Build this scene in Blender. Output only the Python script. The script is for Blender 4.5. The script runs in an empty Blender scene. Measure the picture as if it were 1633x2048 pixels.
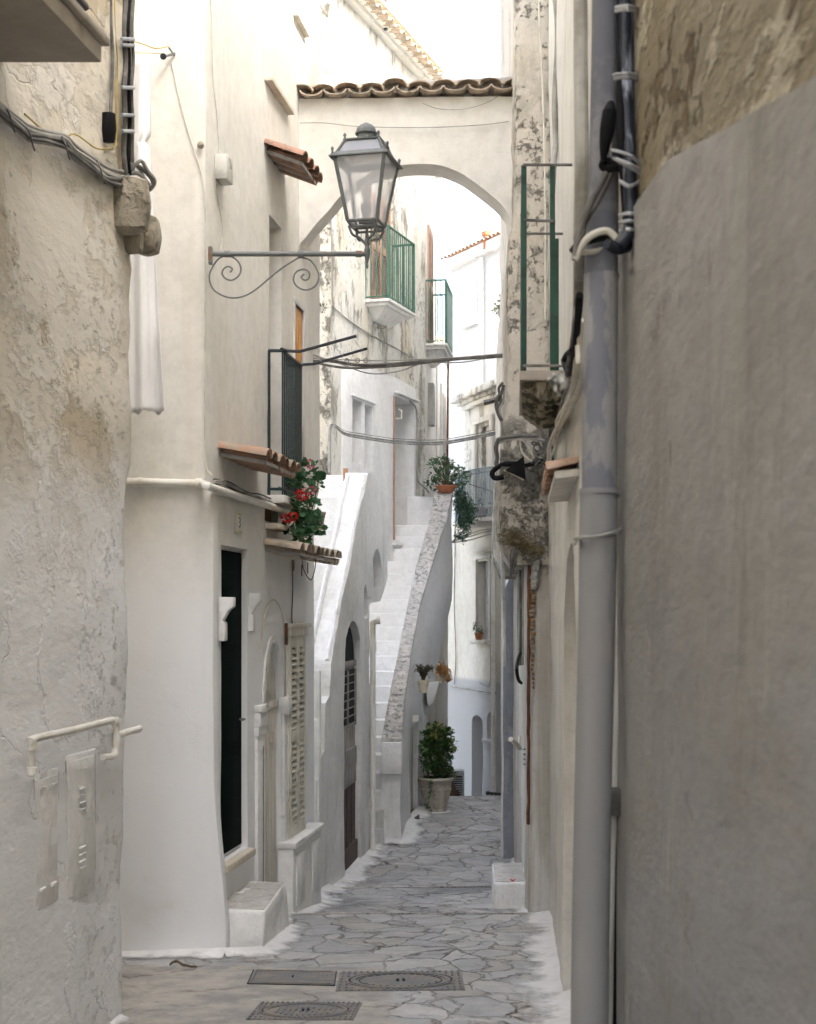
import bpy, bmesh, math, random
from mathutils import Vector, Matrix, noise, geometry
R = random.Random(7)
S = bpy.context.scene
COL = S.collection
F = 3000.0; CX = 816.5; HY = 1230.0
PI = math.pi
V0 = Vector
def P(px, py, D): return Vector(((px-CX)/F*D, D, (HY-py)/F*D))
def nz(x, y, z, s=1.0, seed=0.0): return noise.noise(Vector((x*s+seed, y*s-seed*.7, z*s+seed*1.3)))

class Line:
    """street front of a wall in plan: X = a + b*(Y-c)"""
    def __init__(s, a, c, b): s.a, s.c, s.b = a, c, b
    def x(s, Y, off=0): return s.a + off + s.b*(Y-s.c)
    def Y(s, px, off=0): return (s.a+off-s.b*s.c)/((px-CX)/F-s.b)
    def hit(s, px, py, off=0): return P(px, py, s.Y(px, off))
    def pt(s, Y, z, off=0): return Vector((s.x(Y, off), Y, z))
L1 = Line(-1.48, 8.0, .113)      # near left house
L2 = Line(-1.31, 9.8, .134)      # left house with the lamp
LS = Line(-.83, 14.2, .117)      # low stair block
L3 = Line(-.126, 23.6, .345)     # weathered house
L4 = Line(.288, 24.8, .116)
LB = Line(.60, 4.6, .072)        # right side, white wall
LA = Line(.60, 0.0, .012)        # right side, near wall
LC = Line(.965, 12.05, .047)
LF = Line(1.717, 28.0, -.317)    # far house
GH = [(-4,1.35),(0,1.66),(4,1.90),(8,2.13),(9.7,2.22),(11.88,2.37),(11.92,2.43),(14.78,2.69),(14.82,2.735),(16,2.765),(18,2.77),(20,2.75),(22.4,2.70),(24,2.95),(27,3.6),(31,4.4),(40,5.0),(300,5.0)]
def gz(Y):
    if Y <= GH[0][0]: return -GH[0][1]
    for (a, ha), (b, hb) in zip(GH, GH[1:]):
        if Y <= b: return -(ha+(hb-ha)*(Y-a)/(b-a))
    return -GH[-1][1]

# ---------------------------------------------------------------- mesh builder
class MB:
    def __init__(s): s.v = []; s.f = []; s.m = []; s.cur = 0
    def add(s, vs, fs):
        o = len(s.v); s.v += [Vector(v) for v in vs]
        for f in fs: s.f.append([o+i for i in f]); s.m.append(s.cur)
        return s
    def box(s, lo, hi, M=None):
        x0,y0,z0 = lo; x1,y1,z1 = hi
        vs = [Vector(c) for c in ((x0,y0,z0),(x1,y0,z0),(x1,y1,z0),(x0,y1,z0),(x0,y0,z1),(x1,y0,z1),(x1,y1,z1),(x0,y1,z1))]
        if M is not None: vs = [M@v for v in vs]
        return s.add(vs, [(0,3,2,1),(4,5,6,7),(0,1,5,4),(1,2,6,5),(2,3,7,6),(3,0,4,7)])
    def hexa(s, b, t):
        """bottom quad b, top quad t (same winding, counter clockwise from above)"""
        return s.add(list(b)+list(t), [(0,3,2,1),(4,5,6,7),(0,1,5,4),(1,2,6,5),(2,3,7,6),(3,0,4,7)])
    def prism(s, poly, d):
        n = len(poly); d = Vector(d)
        a = [Vector(p) for p in poly]; b = [p+d for p in a]
        s.add(a+b, [list(range(n))[::-1], list(range(n, 2*n))]+[(i, (i+1)%n, n+(i+1)%n, n+i) for i in range(n)])
        return s
    def rings(s, rings, closed=True, cap=True):
        n = len(rings[0]); vs = [v for r in rings for v in r]; fs = []
        for k in range(len(rings)-1):
            for i in range(n if closed else n-1):
                j = (i+1) % n
                fs.append((k*n+i, k*n+j, (k+1)*n+j, (k+1)*n+i))
        if cap and closed: fs += [list(range(n))[::-1], [(len(rings)-1)*n+i for i in range(n)]]
        return s.add(vs, fs)
    def tube(s, pts, r, n=8, cap=True):
        pts = [Vector(p) for p in pts]; k = len(pts)
        rs = r if isinstance(r, (list, tuple)) else [r]*k
        T = [(pts[min(i+1, k-1)]-pts[max(i-1, 0)]).normalized() for i in range(k)]
        up = Vector((0,0,1)) if abs(T[0].z) < .9 else Vector((1,0,0))
        N = (up - T[0]*up.dot(T[0])).normalized(); out = []
        for i in range(k):
            N = (N - T[i]*N.dot(T[i]))
            if N.length < 1e-6: N = T[i].orthogonal()
            N.normalize(); B = T[i].cross(N)
            out.append([pts[i]+(N*math.cos(2*PI*j/n)+B*math.sin(2*PI*j/n))*rs[i] for j in range(n)])
        return s.rings(out, cap=cap)
    def lathe(s, prof, c, n=20, M=None, cap=True):
        c = Vector(c)
        rr = []
        for r, z in prof:
            ring = [Vector((r*math.cos(2*PI*j/n), r*math.sin(2*PI*j/n), z)) for j in range(n)]
            if M is not None: ring = [M@v for v in ring]
            rr.append([v+c for v in ring])
        return s.rings(rr, cap=cap)
    def ball(s, c, r, n=8, sz=(1,1,1)):
        return s.lathe([(max(1e-4, math.sin(PI*i/n))*r*sz[0], -math.cos(PI*i/n)*r*sz[2]) for i in range(n+1)], c, n=n+4)

def smooth(pts, k=6):
    pts = [Vector(p) for p in pts]
    if len(pts) < 3: return pts
    q = [pts[0]*2-pts[1]]+pts+[pts[-1]*2-pts[-2]]; out = []
    for i in range(1, len(q)-2):
        a, b, c, d = q[i-1:i+3]
        for j in range(k):
            t = j/k
            out.append(.5*((2*b)+(c-a)*t+(2*a-5*b+4*c-d)*t*t+(3*b-a-3*c+d)*t**3))
    return out+[pts[-1]]

def wloc(p):
    v = Vector((0,0,0))
    while p is not None: v += p.location; p = p.parent
    return v
def obj(name, mb, mat, parent=None, angle=35, kind=None, label=None, cat=None, group=None, jitter=0, jscale=6, bevel=0):
    me = bpy.data.meshes.new(name)
    o = bpy.data.objects.new(name, me); COL.objects.link(o)
    if parent is not None: o.parent = parent; off = wloc(parent)
    else:
        lo = [min(v[i] for v in mb.v) for i in range(3)]; hi = [max(v[i] for v in mb.v) for i in range(3)]
        off = Vector(((lo[0]+hi[0])/2, (lo[1]+hi[1])/2, lo[2])); o.location = off
    vs = mb.v
    if jitter: vs = [v+noise.noise_vector(v*jscale)*jitter for v in vs]
    me.from_pydata([v-off for v in vs], [], mb.f)
    for m in (mat if isinstance(mat, (list, tuple)) else [mat]): me.materials.append(m)
    for p, i in zip(me.polygons, mb.m): p.material_index = i
    bm = bmesh.new(); bm.from_mesh(me); bmesh.ops.recalc_face_normals(bm, faces=bm.faces)
    if bevel:
        es = [e for e in bm.edges if e.is_manifold and e.calc_face_angle(0) > .6]
        bmesh.ops.bevel(bm, geom=es, offset=bevel, segments=2, profile=.5, affect='EDGES', clamp_overlap=True)
    bm.to_mesh(me); bm.free()
    if angle: me.shade_smooth(); me.set_sharp_from_angle(angle=math.radians(angle))
    if kind: o['kind'] = kind
    if label: o['label'] = label
    if cat: o['category'] = cat
    if group: o['group'] = group
    return o
def thing(name, label, cat, loc, group=None):
    o = bpy.data.objects.new(name, None); COL.objects.link(o); o.location = Vector(loc)
    o.empty_display_size = .1; o['label'] = label; o['category'] = cat
    if group: o['group'] = group
    return o

def frange(a, b, st):
    n = max(1, round((b-a)/st)); return [a+(b-a)*i/n for i in range(n+1)]
def solid(plan, z0, z1, fine, res=.09, ztop=4.6, warp=None, amp=.008, ns=1.3, topf=None):
    """plan polygon, ccw or cw; fine = edges (indices) to be gridded"""
    pts = []
    n = len(plan)
    for i in range(n):
        a = Vector(plan[i]+(0,)); b = Vector(plan[(i+1)%n]+(0,))
        k = max(1, int((b-a).length/(res if i in fine else 2.5)))
        pts += [a+(b-a)*j/k for j in range(k)]
    zt = min(z1, ztop)
    zs = frange(z0, zt, res)
    if z1 > zt+.01: zs += frange(zt, z1, .6)[1:]
    rings = []
    for z in zs:
        r = []
        for p in pts:
            q = Vector((p.x, p.y, z))
            if warp: q = Vector(warp(q.x, q.y, q.z))
            if amp:
                d = noise.noise_vector(q*ns)*amp + noise.noise_vector(q*ns*3.7)*amp*.4
                q.x += d.x; q.y += d.y
            r.append(q)
        rings.append(r)
    return MB().rings(rings)
def cut(o, cutters, keep_angle=35):
    """subtract the cutter solids (MBs) from mesh object o"""
    cm = bpy.data.meshes.new('cutter'); c = bpy.data.objects.new('cutter', cm); COL.objects.link(c)
    v = []; f = []
    for m in cutters:
        k = len(v); v += m.v; f += [[k+i for i in q] for q in m.f]
    cm.from_pydata(v, [], f)
    bm = bmesh.new(); bm.from_mesh(cm); bmesh.ops.recalc_face_normals(bm, faces=bm.faces); bm.to_mesh(cm); bm.free()
    md = o.modifiers.new('b', 'BOOLEAN'); md.operation = 'DIFFERENCE'; md.solver = 'EXACT'; md.object = c
    bpy.context.view_layer.update()
    dg = bpy.context.evaluated_depsgraph_get()
    nm = bpy.data.meshes.new_from_object(o.evaluated_get(dg))
    o.modifiers.clear(); old = o.data; o.data = nm; nm.name = o.name
    bpy.data.objects.remove(c); bpy.data.meshes.remove(cm); bpy.data.meshes.remove(old)
    nm.shade_smooth(); nm.set_sharp_from_angle(angle=math.radians(keep_angle))

# a frame on a wall line: s along +Y direction, n towards the street
class Frame:
    def __init__(s, line, side=1):
        s.l = line; L = math.hypot(1, line.b)
        s.t = Vector((line.b, 1, 0))/L; s.n = Vector((1, -line.b, 0))/L*side
    def p(s, Y, z, out=0):
        """point on the wall at depth Y, height z, out metres proud of it"""
        return Vector((s.l.x(Y), Y, z))+s.n*out
    def block(s, mb, Y0, Y1, z0, z1, o0, o1):
        a, b = s.p(Y0, z0, o0), s.p(Y1, z0, o0); c, d = s.p(Y1, z0, o1), s.p(Y0, z0, o1)
        up = Vector((0,0,z1-z0)); return mb.hexa([a,b,c,d], [a+up,b+up,c+up,d+up])
    def poly(s, mb, pts, o0, o1):
        a = [s.p(Y, z, o0) for Y, z in pts]; return mb.prism(a, s.n*(o1-o0))
    def hit(s, px, py, out=0):
        Y = s.l.Y(px, out); return P(px, py, Y)
F1, F2, FS, F3, F4 = Frame(L1), Frame(L2), Frame(LS), Frame(L3), Frame(L4)
FB, FA, FC = Frame(LB, -1), Frame(LA, -1), Frame(LC, -1)
FF = Frame(LF, -1)
def arch_pts(Y0, Y1, z0, zs, zt, n=10, pw=1.0):
    """opening outline with an arched head: springing zs, crown zt"""
    out = [(Y0, z0)]
    for i in range(n+1):
        a = PI*(1-i/n)
        out.append(((Y0+Y1)/2+(Y1-Y0)/2*math.cos(a), zs+(zt-zs)*math.sin(a)**pw))
    return out+[(Y1, z0)]

# ---------------------------------------------------------------- materials
class NT:
    def __init__(s, name):
        s.mat = bpy.data.materials.new(name); s.mat.use_nodes = True
        s.t = s.mat.node_tree; s.t.nodes.clear()
        s.out = s.n('ShaderNodeOutputMaterial'); s.b = s.n('ShaderNodeBsdfPrincipled')
        s.l(s.b.outputs[0], s.out.inputs[0]); s.pos = s.n('ShaderNodeNewGeometry').outputs['Position']
    def n(s, t, **k):
        x = s.t.nodes.new(t)
        for a, b in k.items(): setattr(x, a, b)
        return x
    def l(s, a, b): s.t.links.new(a, b)
    def inp(s, sock, v):
        if isinstance(v, bpy.types.NodeSocket): s.l(v, sock)
        else: sock.default_value = v
    def map(s, scale=(1,1,1), loc=(0,0,0), vec=None):
        m = s.n('ShaderNodeMapping'); s.l(vec or s.pos, m.inputs['Vector'])
        m.inputs['Scale'].default_value = scale; m.inputs['Location'].default_value = loc; return m.outputs[0]
    def noise(s, sc=1, det=5, rough=.55, scale=(1,1,1), loc=(0,0,0), dist=0, vec=None):
        x = s.n('ShaderNodeTexNoise'); s.l(s.map(scale, loc, vec), x.inputs['Vector'])
        x.inputs['Scale'].default_value = sc; x.inputs['Detail'].default_value = det
        x.inputs['Roughness'].default_value = rough; x.inputs['Distortion'].default_value = dist
        return x.outputs['Fac']
    def ramp(s, v, lo, hi, a=0, b=1, smooth=True):
        x = s.n('ShaderNodeMapRange'); x.interpolation_type = 'SMOOTHSTEP' if smooth else 'LINEAR'
        s.inp(x.inputs[0], v); x.inputs[1].default_value = lo; x.inputs[2].default_value = hi
        x.inputs[3].default_value = a; x.inputs[4].default_value = b; return x.outputs[0]
    def math(s, op, a, b=0.0):
        x = s.n('ShaderNodeMath', operation=op); s.inp(x.inputs[0], a); s.inp(x.inputs[1], b); return x.outputs[0]
    def mix(s, f, a, b):
        x = s.n('ShaderNodeMix', data_type='RGBA'); s.inp(x.inputs[0], f)
        for i, c in ((6, a), (7, b)):
            if isinstance(c, tuple): c = c[:3]+(1,)
            s.inp(x.inputs[i], c)
        return x.outputs[2]
    def bump(s, h, strength=.3, dist=.01, prev=None):
        x = s.n('ShaderNodeBump'); s.inp(x.inputs['Height'], h); x.inputs['Strength'].default_value = strength
        x.inputs['Distance'].default_value = dist
        if prev: s.l(prev, x.inputs['Normal'])
        return x.outputs[0]
    def sep(s):
        x = s.n('ShaderNodeSeparateXYZ'); s.l(s.pos, x.inputs[0]); return x.outputs
    def done(s, col, rough=.85, nrm=None, spec=.3, metal=0):
        s.inp(s.b.inputs['Base Color'], col if not isinstance(col, tuple) else col[:3]+(1,))
        s.inp(s.b.inputs['Roughness'], rough); s.b.inputs['Specular IOR Level'].default_value = spec
        s.b.inputs['Metallic'].default_value = metal
        if nrm: s.l(nrm, s.b.inputs['Normal'])
        return s.mat

def plaster(name, c1, c2, layers=(), bump=.35, grain=1.0, loc=(0,0,0), lump=1.0, crack=None, ys=1.0):
    """lime plaster: two mottled tones, then layers of paint, wear and stain with shapes of their own.
    layer: col, sc, det, rough, lo, hi, op, s=(sx,sy,sz), z=(z0,z1) the height over which it fades in, y likewise, h = relief"""
    t = NT(name)
    z = t.sep()[2]; yy = t.sep()[1]
    if ys != 1:
        t.pos = t.map((1, ys, 1))
    base = t.mix(t.ramp(t.noise(1.1, 6, .6, loc=loc), .35, .65), c1, c2)
    fine = t.noise(9, 6, .65, loc=loc)
    base = t.mix(t.ramp(fine, .35, .72, .0, .34), base, tuple(c*.68 for c in c1))
    base = t.mix(t.ramp(t.noise(34, 5, .7, loc=loc), .5, .72, .0, .28*grain), base, tuple(c*.62 for c in c1))
    hs = []
    for i, L in enumerate(layers):
        sc = L.get('s', (1,1,1))
        n = t.noise(L.get('sc', 2), L.get('det', 8), L.get('rough', .62), scale=sc, loc=(loc[0]+3.1*i+1, loc[1]-2.3*i, loc[2]+1.7*i), dist=L.get('dist', 0))
        if 'mul' in L:
            n2 = t.noise(L['mul'], 4, .6, loc=(5*i, 2, 1)); n = t.math('MULTIPLY', n, t.ramp(n2, .35, .6, .55, 1.1))
        m = t.ramp(n, L['lo'], L['hi'])
        if 'z' in L:
            wob = t.math('ADD', z, t.math('MULTIPLY', t.math('SUBTRACT', t.noise(1.3, 5, .6, loc=(i,4,2)), .5), L.get('wob', 1.2)))
            m = t.math('MULTIPLY', m, t.ramp(wob, L['z'][0], L['z'][1], 0, 1) if L['z'][1] > L['z'][0] else t.ramp(wob, L['z'][1], L['z'][0], 1, 0))
        if 'y' in L:
            m = t.math('MULTIPLY', m, t.ramp(yy, L['y'][0], L['y'][1], 0, 1) if L['y'][1] > L['y'][0] else t.ramp(yy, L['y'][1], L['y'][0], 1, 0))
        base = t.mix(t.math('MULTIPLY', m, L.get('op', .8)), base, L['col'])
        if L.get('h'): hs.append((m, L['h']))
    if crack:
        wn = t.n('ShaderNodeTexNoise'); t.l(t.map((1,1,1)), wn.inputs['Vector']); wn.inputs['Scale'].default_value = 4; wn.inputs['Detail'].default_value = 6
        va = t.n('ShaderNodeVectorMath', operation='MULTIPLY_ADD'); t.l(wn.outputs['Color'], va.inputs[0]); va.inputs[1].default_value = (.5,.5,.5); t.l(t.pos, va.inputs[2])
        vo = t.n('ShaderNodeTexVoronoi', feature='DISTANCE_TO_EDGE'); t.l(t.map((1.5,1.5,.55), vec=va.outputs[0]), vo.inputs['Vector']); vo.inputs['Scale'].default_value = crack[0]
        cm = t.math('MULTIPLY', t.ramp(vo.outputs['Distance'], crack[1]*.3, crack[1], 1, 0), t.ramp(t.noise(1.7, 3, .5, loc=(7,7,7)), .42, .52))
        base = t.mix(t.math('MULTIPLY', cm, crack[2]), base, (.16,.135,.10)); hs.append((cm, -1.5))
    h = t.math('ADD', t.math('MULTIPLY', fine, .5*grain), t.math('MULTIPLY', t.noise(3.2, 4, .5, loc=loc), 1.1*lump))
    h = t.math('ADD', h, t.math('MULTIPLY', t.noise(40, 4, .65), .22*grain))
    for m, k in hs: h = t.math('ADD', h, t.math('MULTIPLY', m, k))
    return t.done(base, .9, t.bump(h, min(1, bump*1.25), .025), .15)

OLD = (.42,.36,.26); OCH = (.50,.43,.31); DK = (.10,.09,.07)
M = {}
M['w1'] = plaster('peeling_ochre_plaster', (.71,.655,.55), (.76,.72,.64), [
    dict(col=(.46,.385,.26), sc=.9, det=10, rough=.68, s=(1.2,1.2,.7), lo=.52, hi=.57, op=.75, z=(-.9,.7), h=-.5),
    dict(col=(.76,.73,.67), sc=1.1, det=10, s=(1.6,1.6,.8), lo=.52, hi=.56, op=.8, h=.6),
    dict(col=(.42,.36,.27), sc=1.8, s=(3.2,3.2,.6), lo=.60, hi=.74, op=.5, z=(-.2,1.0)),
    dict(col=(.80,.805,.81), sc=1.2, lo=.2, hi=.42, op=.98, z=(1.2,.1), wob=1.8, h=.2),
    dict(col=(.60,.52,.39), sc=1.6, det=12, rough=.7, lo=.53, hi=.57, op=.4, z=(.1,1.1), h=-.6),
    dict(col=(.30,.25,.17), sc=13, det=8, rough=.75, lo=.64, hi=.69, op=.6, z=(-.2,1.2), mul=1.6, h=-.5),
    dict(col=(.50,.475,.43), sc=20, det=8, rough=.75, s=(1,1,.8), lo=.55, hi=.63, op=.6, y=(7.1,7.6), h=-.8),
    dict(col=(.66,.63,.58), sc=1.3, det=8, lo=.60, hi=.74, op=.25, z=(.6,-.8), wob=1.5),
    dict(col=(.16,.15,.08), sc=1.6, s=(1.5,1.5,.9), lo=.54, hi=.70, op=.65, z=(1.9,2.4), wob=.8)], bump=.42, lump=1.3, crack=(.6, .004, .15), ys=.42)
M['w2'] = plaster('cream_plaster', (.70,.675,.61), (.74,.72,.67), [
    dict(col=(.62,.57,.49), sc=1.2, s=(3.5,3.5,.25), lo=.50, hi=.70, op=.42, z=(-.2,1.5)),
    dict(col=(.60,.585,.55), sc=1.6, det=11, rough=.72, lo=.57, hi=.66, op=.35, h=-.25),
    dict(col=(.80,.81,.82), sc=1, lo=.2, hi=.4, op=.9, z=(.9,-.2), wob=.3),
    dict(col=(.60,.55,.44), sc=.8, lo=.48, hi=.65, op=.28, z=(-1.3,-2.0)),
    dict(col=(.45,.42,.37), sc=26, det=4, lo=.74, hi=.80, op=.35)], bump=.22, grain=.7, lump=.7)
M['white'] = plaster('whitewash', (0.773,0.769,0.744), (0.811,0.806,0.791), [
    dict(col=(.55,.52,.45), sc=2, s=(1.6,1.6,.7), lo=.58, hi=.75, op=.4),
    dict(col=(.30,.28,.24), sc=15, det=8, rough=.75, lo=.66, hi=.74, op=.45, mul=1.0)], bump=.55, lump=1.3)
M['stairwhite'] = plaster('whitewash_of_stairs', (0.738,0.729,0.702), (0.765,0.760,0.747), [
    dict(col=(.62,.61,.57), sc=1.7, s=(1.4,1.4,.6), lo=.55, hi=.75, op=.35),
    dict(col=(.40,.38,.32), sc=2.2, s=(2,2,.5), lo=.55, hi=.70, op=.45, z=(-1.7,-2.6))], bump=.45, lump=1.2)
M['block'] = plaster('rough_white_render', (0.732,0.726,0.701), (0.791,0.785,0.771), [
    dict(col=(.48,.47,.43), sc=1.5, s=(2,1.2,.55), lo=.50, hi=.66, op=.6, z=(-1.1,-1.9)),
    dict(col=(.46,.43,.36), sc=1.2, s=(2,2,.35), lo=.52, hi=.72, op=.5),
    dict(col=(.22,.21,.19), sc=16, det=9, rough=.8, lo=.60, hi=.68, op=.5, z=(-1.2,-2.2), h=-.6)], bump=.7, lump=1.5)
M['w3'] = plaster('mouldy_white_plaster', (0.704,0.678,0.598), (0.739,0.722,0.669), [
    dict(col=(.55,.46,.30), sc=1.0, s=(1.2,1.2,.5), lo=.52, hi=.64, op=.45),
    dict(col=(.22,.20,.16), sc=1.5, det=14, rough=.82, s=(1.6,1.6,.5), lo=.50, hi=.58, op=.8, h=-.3),
    dict(col=(.16,.15,.12), sc=14, det=10, rough=.8, lo=.57, hi=.63, op=.8, mul=.7)], bump=.6, lump=1.2)
M['w3s'] = plaster('pitted_grey_quoin', (.62,.57,.46), (.56,.52,.44), [
    dict(col=(.12,.11,.09), sc=3.5, det=12, rough=.8, s=(1,1,.6), lo=.50, hi=.58, op=.85, h=-.5),
    dict(col=(.08,.08,.06), sc=20, det=8, rough=.8, lo=.56, hi=.62, op=.75)], bump=.9, lump=1.5)
M['w4'] = plaster('pale_weathered_plaster', (0.720,0.684,0.612), (0.747,0.720,0.666), [
    dict(col=(.30,.26,.19), sc=3, det=10, rough=.72, s=(1.5,1.5,.4), lo=.60, hi=.70, op=.55)], bump=.35)
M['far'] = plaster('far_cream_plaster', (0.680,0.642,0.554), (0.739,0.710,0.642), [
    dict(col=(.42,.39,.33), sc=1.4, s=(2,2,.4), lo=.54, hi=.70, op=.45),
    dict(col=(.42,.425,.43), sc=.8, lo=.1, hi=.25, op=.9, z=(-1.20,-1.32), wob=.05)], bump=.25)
M['bright'] = plaster('bright_white_plaster', (.60,.595,.58), (.64,.635,.625), [dict(col=(.45,.43,.39), sc=1.0, s=(1,1,.5), lo=.5, hi=.7, op=.4)], bump=.15)
M['wb'] = plaster('right_white_plaster', (0.675,0.656,0.601), (0.722,0.708,0.656), [
    dict(col=(.50,.45,.36), sc=1.3, s=(3,3,.3), lo=.50, hi=.70, op=.5),
    dict(col=(.30,.27,.22), sc=9, det=8, rough=.7, s=(1,1,.5), lo=.64, hi=.72, op=.5),
    dict(col=(.45,.42,.36), sc=2.2, s=(1,1,.4), lo=.55, hi=.7, op=.35, z=(-.6,-2))], bump=.6, lump=1.4)
M['wc'] = plaster('striated_worn_plaster', (0.561,0.538,0.468), (0.636,0.613,0.561), [
    dict(col=(.40,.36,.28), sc=1.5, s=(7,7,.18), lo=.48, hi=.66, op=.55),
    dict(col=(.76,.755,.74), sc=1.5, s=(3,3,.3), lo=.5, hi=.62, op=.7, z=(-.4,-1.4)),
    dict(col=(.22,.2,.16), sc=12, det=8, rough=.75, lo=.62, hi=.70, op=.5)], bump=.7, lump=1.6)
M['grime'] = plaster('grimy_upper_plaster', (0.561,0.510,0.425), (0.595,0.552,0.484), [
    dict(col=(.36,.33,.26), sc=2.0, det=10, rough=.75, s=(1.4,1.4,.7), lo=.50, hi=.62, op=.55),
    dict(col=(.10,.10,.085), sc=3.0, det=12, rough=.82, lo=.47, hi=.56, op=.85, z=(1.75,1.35), wob=.5, h=-.4),
    dict(col=(.13,.12,.10), sc=11, det=11, rough=.82, lo=.57, hi=.64, op=.75, mul=.8, h=-.3),
    dict(col=(.24,.23,.19), sc=2.4, det=11, rough=.8, s=(2.0,2.0,.6), lo=.55, hi=.65, op=.7, h=-.2)], bump=.8, lump=1.4)
M['blue'] = plaster('blue_grey_render', (.29,.31,.345), (.36,.38,.41), [
    dict(col=(.56,.56,.55), sc=5, det=9, rough=.75, lo=.55, hi=.66, op=.35, h=.2)], bump=.8, lump=1.3)
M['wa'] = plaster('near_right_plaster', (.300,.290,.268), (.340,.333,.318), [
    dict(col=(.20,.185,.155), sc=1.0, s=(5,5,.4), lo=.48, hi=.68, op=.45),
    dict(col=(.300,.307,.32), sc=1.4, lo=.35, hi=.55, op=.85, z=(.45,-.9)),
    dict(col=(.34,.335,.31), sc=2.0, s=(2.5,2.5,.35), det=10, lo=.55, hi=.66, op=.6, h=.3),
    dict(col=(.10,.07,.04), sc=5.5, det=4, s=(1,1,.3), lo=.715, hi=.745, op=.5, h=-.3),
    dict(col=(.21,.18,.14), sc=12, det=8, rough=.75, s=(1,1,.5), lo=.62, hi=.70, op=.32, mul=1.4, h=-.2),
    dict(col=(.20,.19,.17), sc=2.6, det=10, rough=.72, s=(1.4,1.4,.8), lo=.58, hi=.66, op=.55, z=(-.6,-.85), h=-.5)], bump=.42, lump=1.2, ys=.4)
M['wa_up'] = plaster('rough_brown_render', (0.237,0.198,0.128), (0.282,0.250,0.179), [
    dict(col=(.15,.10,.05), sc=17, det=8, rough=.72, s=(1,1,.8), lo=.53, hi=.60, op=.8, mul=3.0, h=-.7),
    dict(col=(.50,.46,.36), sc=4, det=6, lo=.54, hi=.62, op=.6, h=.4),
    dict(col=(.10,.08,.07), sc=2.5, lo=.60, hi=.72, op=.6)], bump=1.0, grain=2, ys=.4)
M['skirt'] = plaster('whitewash_on_paving', (.66,.655,.64), (.73,.72,.71), [
    dict(col=(.34,.32,.29), sc=5, det=9, rough=.75, lo=.56, hi=.68, op=.5),
    dict(col=(.25,.23,.20), sc=20, det=6, rough=.75, lo=.62, hi=.72, op=.4)], bump=.4)
def wearing():
    mt = M['skirt']; t = mt.node_tree; nn = t.nodes; out = next(n for n in nn if n.type == 'OUTPUT_MATERIAL'); bs = next(n for n in nn if n.type == 'BSDF_PRINCIPLED')
    a = nn.new('ShaderNodeAttribute'); a.attribute_name = 'wear'
    g = nn.new('ShaderNodeNewGeometry'); n1 = nn.new('ShaderNodeTexNoise'); n1.inputs['Scale'].default_value = 2.6; n1.inputs['Detail'].default_value = 10; n1.inputs['Roughness'].default_value = .68
    t.links.new(g.outputs['Position'], n1.inputs['Vector'])
    ad = nn.new('ShaderNodeMath'); ad.operation = 'MULTIPLY_ADD'; ad.inputs[1].default_value = 1.8; t.links.new(n1.outputs['Fac'], ad.inputs[0]); t.links.new(a.outputs['Fac'], ad.inputs[2])
    mr = nn.new('ShaderNodeMapRange'); t.links.new(ad.outputs[0], mr.inputs[0]); mr.inputs[1].default_value = 1.28; mr.inputs[2].default_value = 1.75; mr.inputs[3].default_value = 1; mr.inputs[4].default_value = 0
    tr = nn.new('ShaderNodeBsdfTransparent'); mx = nn.new('ShaderNodeMixShader'); t.links.new(mr.outputs[0], mx.inputs[0]); t.links.new(tr.outputs[0], mx.inputs[1]); t.links.new(bs.outputs[0], mx.inputs[2]); t.links.new(mx.outputs[0], out.inputs[0])
wearing()
M['benchtop'] = plaster('worn_bench_top', (.52,.50,.46), (.60,.58,.55), [
    dict(col=(.36,.34,.30), sc=14, det=9, rough=.75, s=(1,2,1), lo=.50, hi=.62, op=.6, h=-.3)], bump=.5)
M['tile_faded'] = None
M['slab'] = plaster('balcony_concrete', (.40,.36,.31), (.46,.42,.36), [
    dict(col=(.14,.13,.08), sc=3, lo=.55, hi=.7, op=.6)], bump=.3)
M['slabw'] = plaster('white_balcony_slab', (.76,.74,.69), (.8,.78,.74), [
    dict(col=(.25,.23,.18), sc=3, s=(2,2,.8), lo=.58, hi=.68, op=.6)], bump=.3)
M['slabmoss'] = plaster('mossy_cracked_slab', (.36,.32,.22), (.27,.24,.16), [
    dict(col=(.05,.05,.03), sc=6, det=8, s=(4,1,1), lo=.46, hi=.56, op=.9, h=-.6),
    dict(col=(.45,.42,.34), sc=3, lo=.60, hi=.68, op=.7)], bump=1.0)
M['stone'] = plaster('rough_stone', (.36,.32,.25), (.44,.40,.32), [
    dict(col=(.16,.14,.10), sc=6, det=9, lo=.52, hi=.64, op=.6, h=-.4)], bump=1.0, grain=2)
M['sill'] = plaster('pale_stone_sill', (.60,.54,.44), (.66,.6,.5), [], bump=.15)
M['terrazzo'] = plaster('speckled_grey_coping', (.46,.44,.41), (.54,.52,.49), [
    dict(col=(.20,.19,.18), sc=17, det=9, rough=.75, lo=.50, hi=.60, op=.75, h=-.4),
    dict(col=(.66,.62,.58), sc=3, lo=.5, hi=.62, op=.5)], bump=.7, grain=2)
M['pot_stone'] = plaster('cast_stone', (.42,.38,.31), (.48,.44,.37), [
    dict(col=(.18,.16,.11), sc=4, lo=.52, hi=.66, op=.6)], bump=.7, grain=2)
M['brick'] = plaster('crumbling_brick', (.26,.14,.06), (.34,.22,.10), [
    dict(col=(.5,.44,.33), sc=9, det=6, lo=.5, hi=.6, op=.7, h=.4)], bump=1.0)

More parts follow.
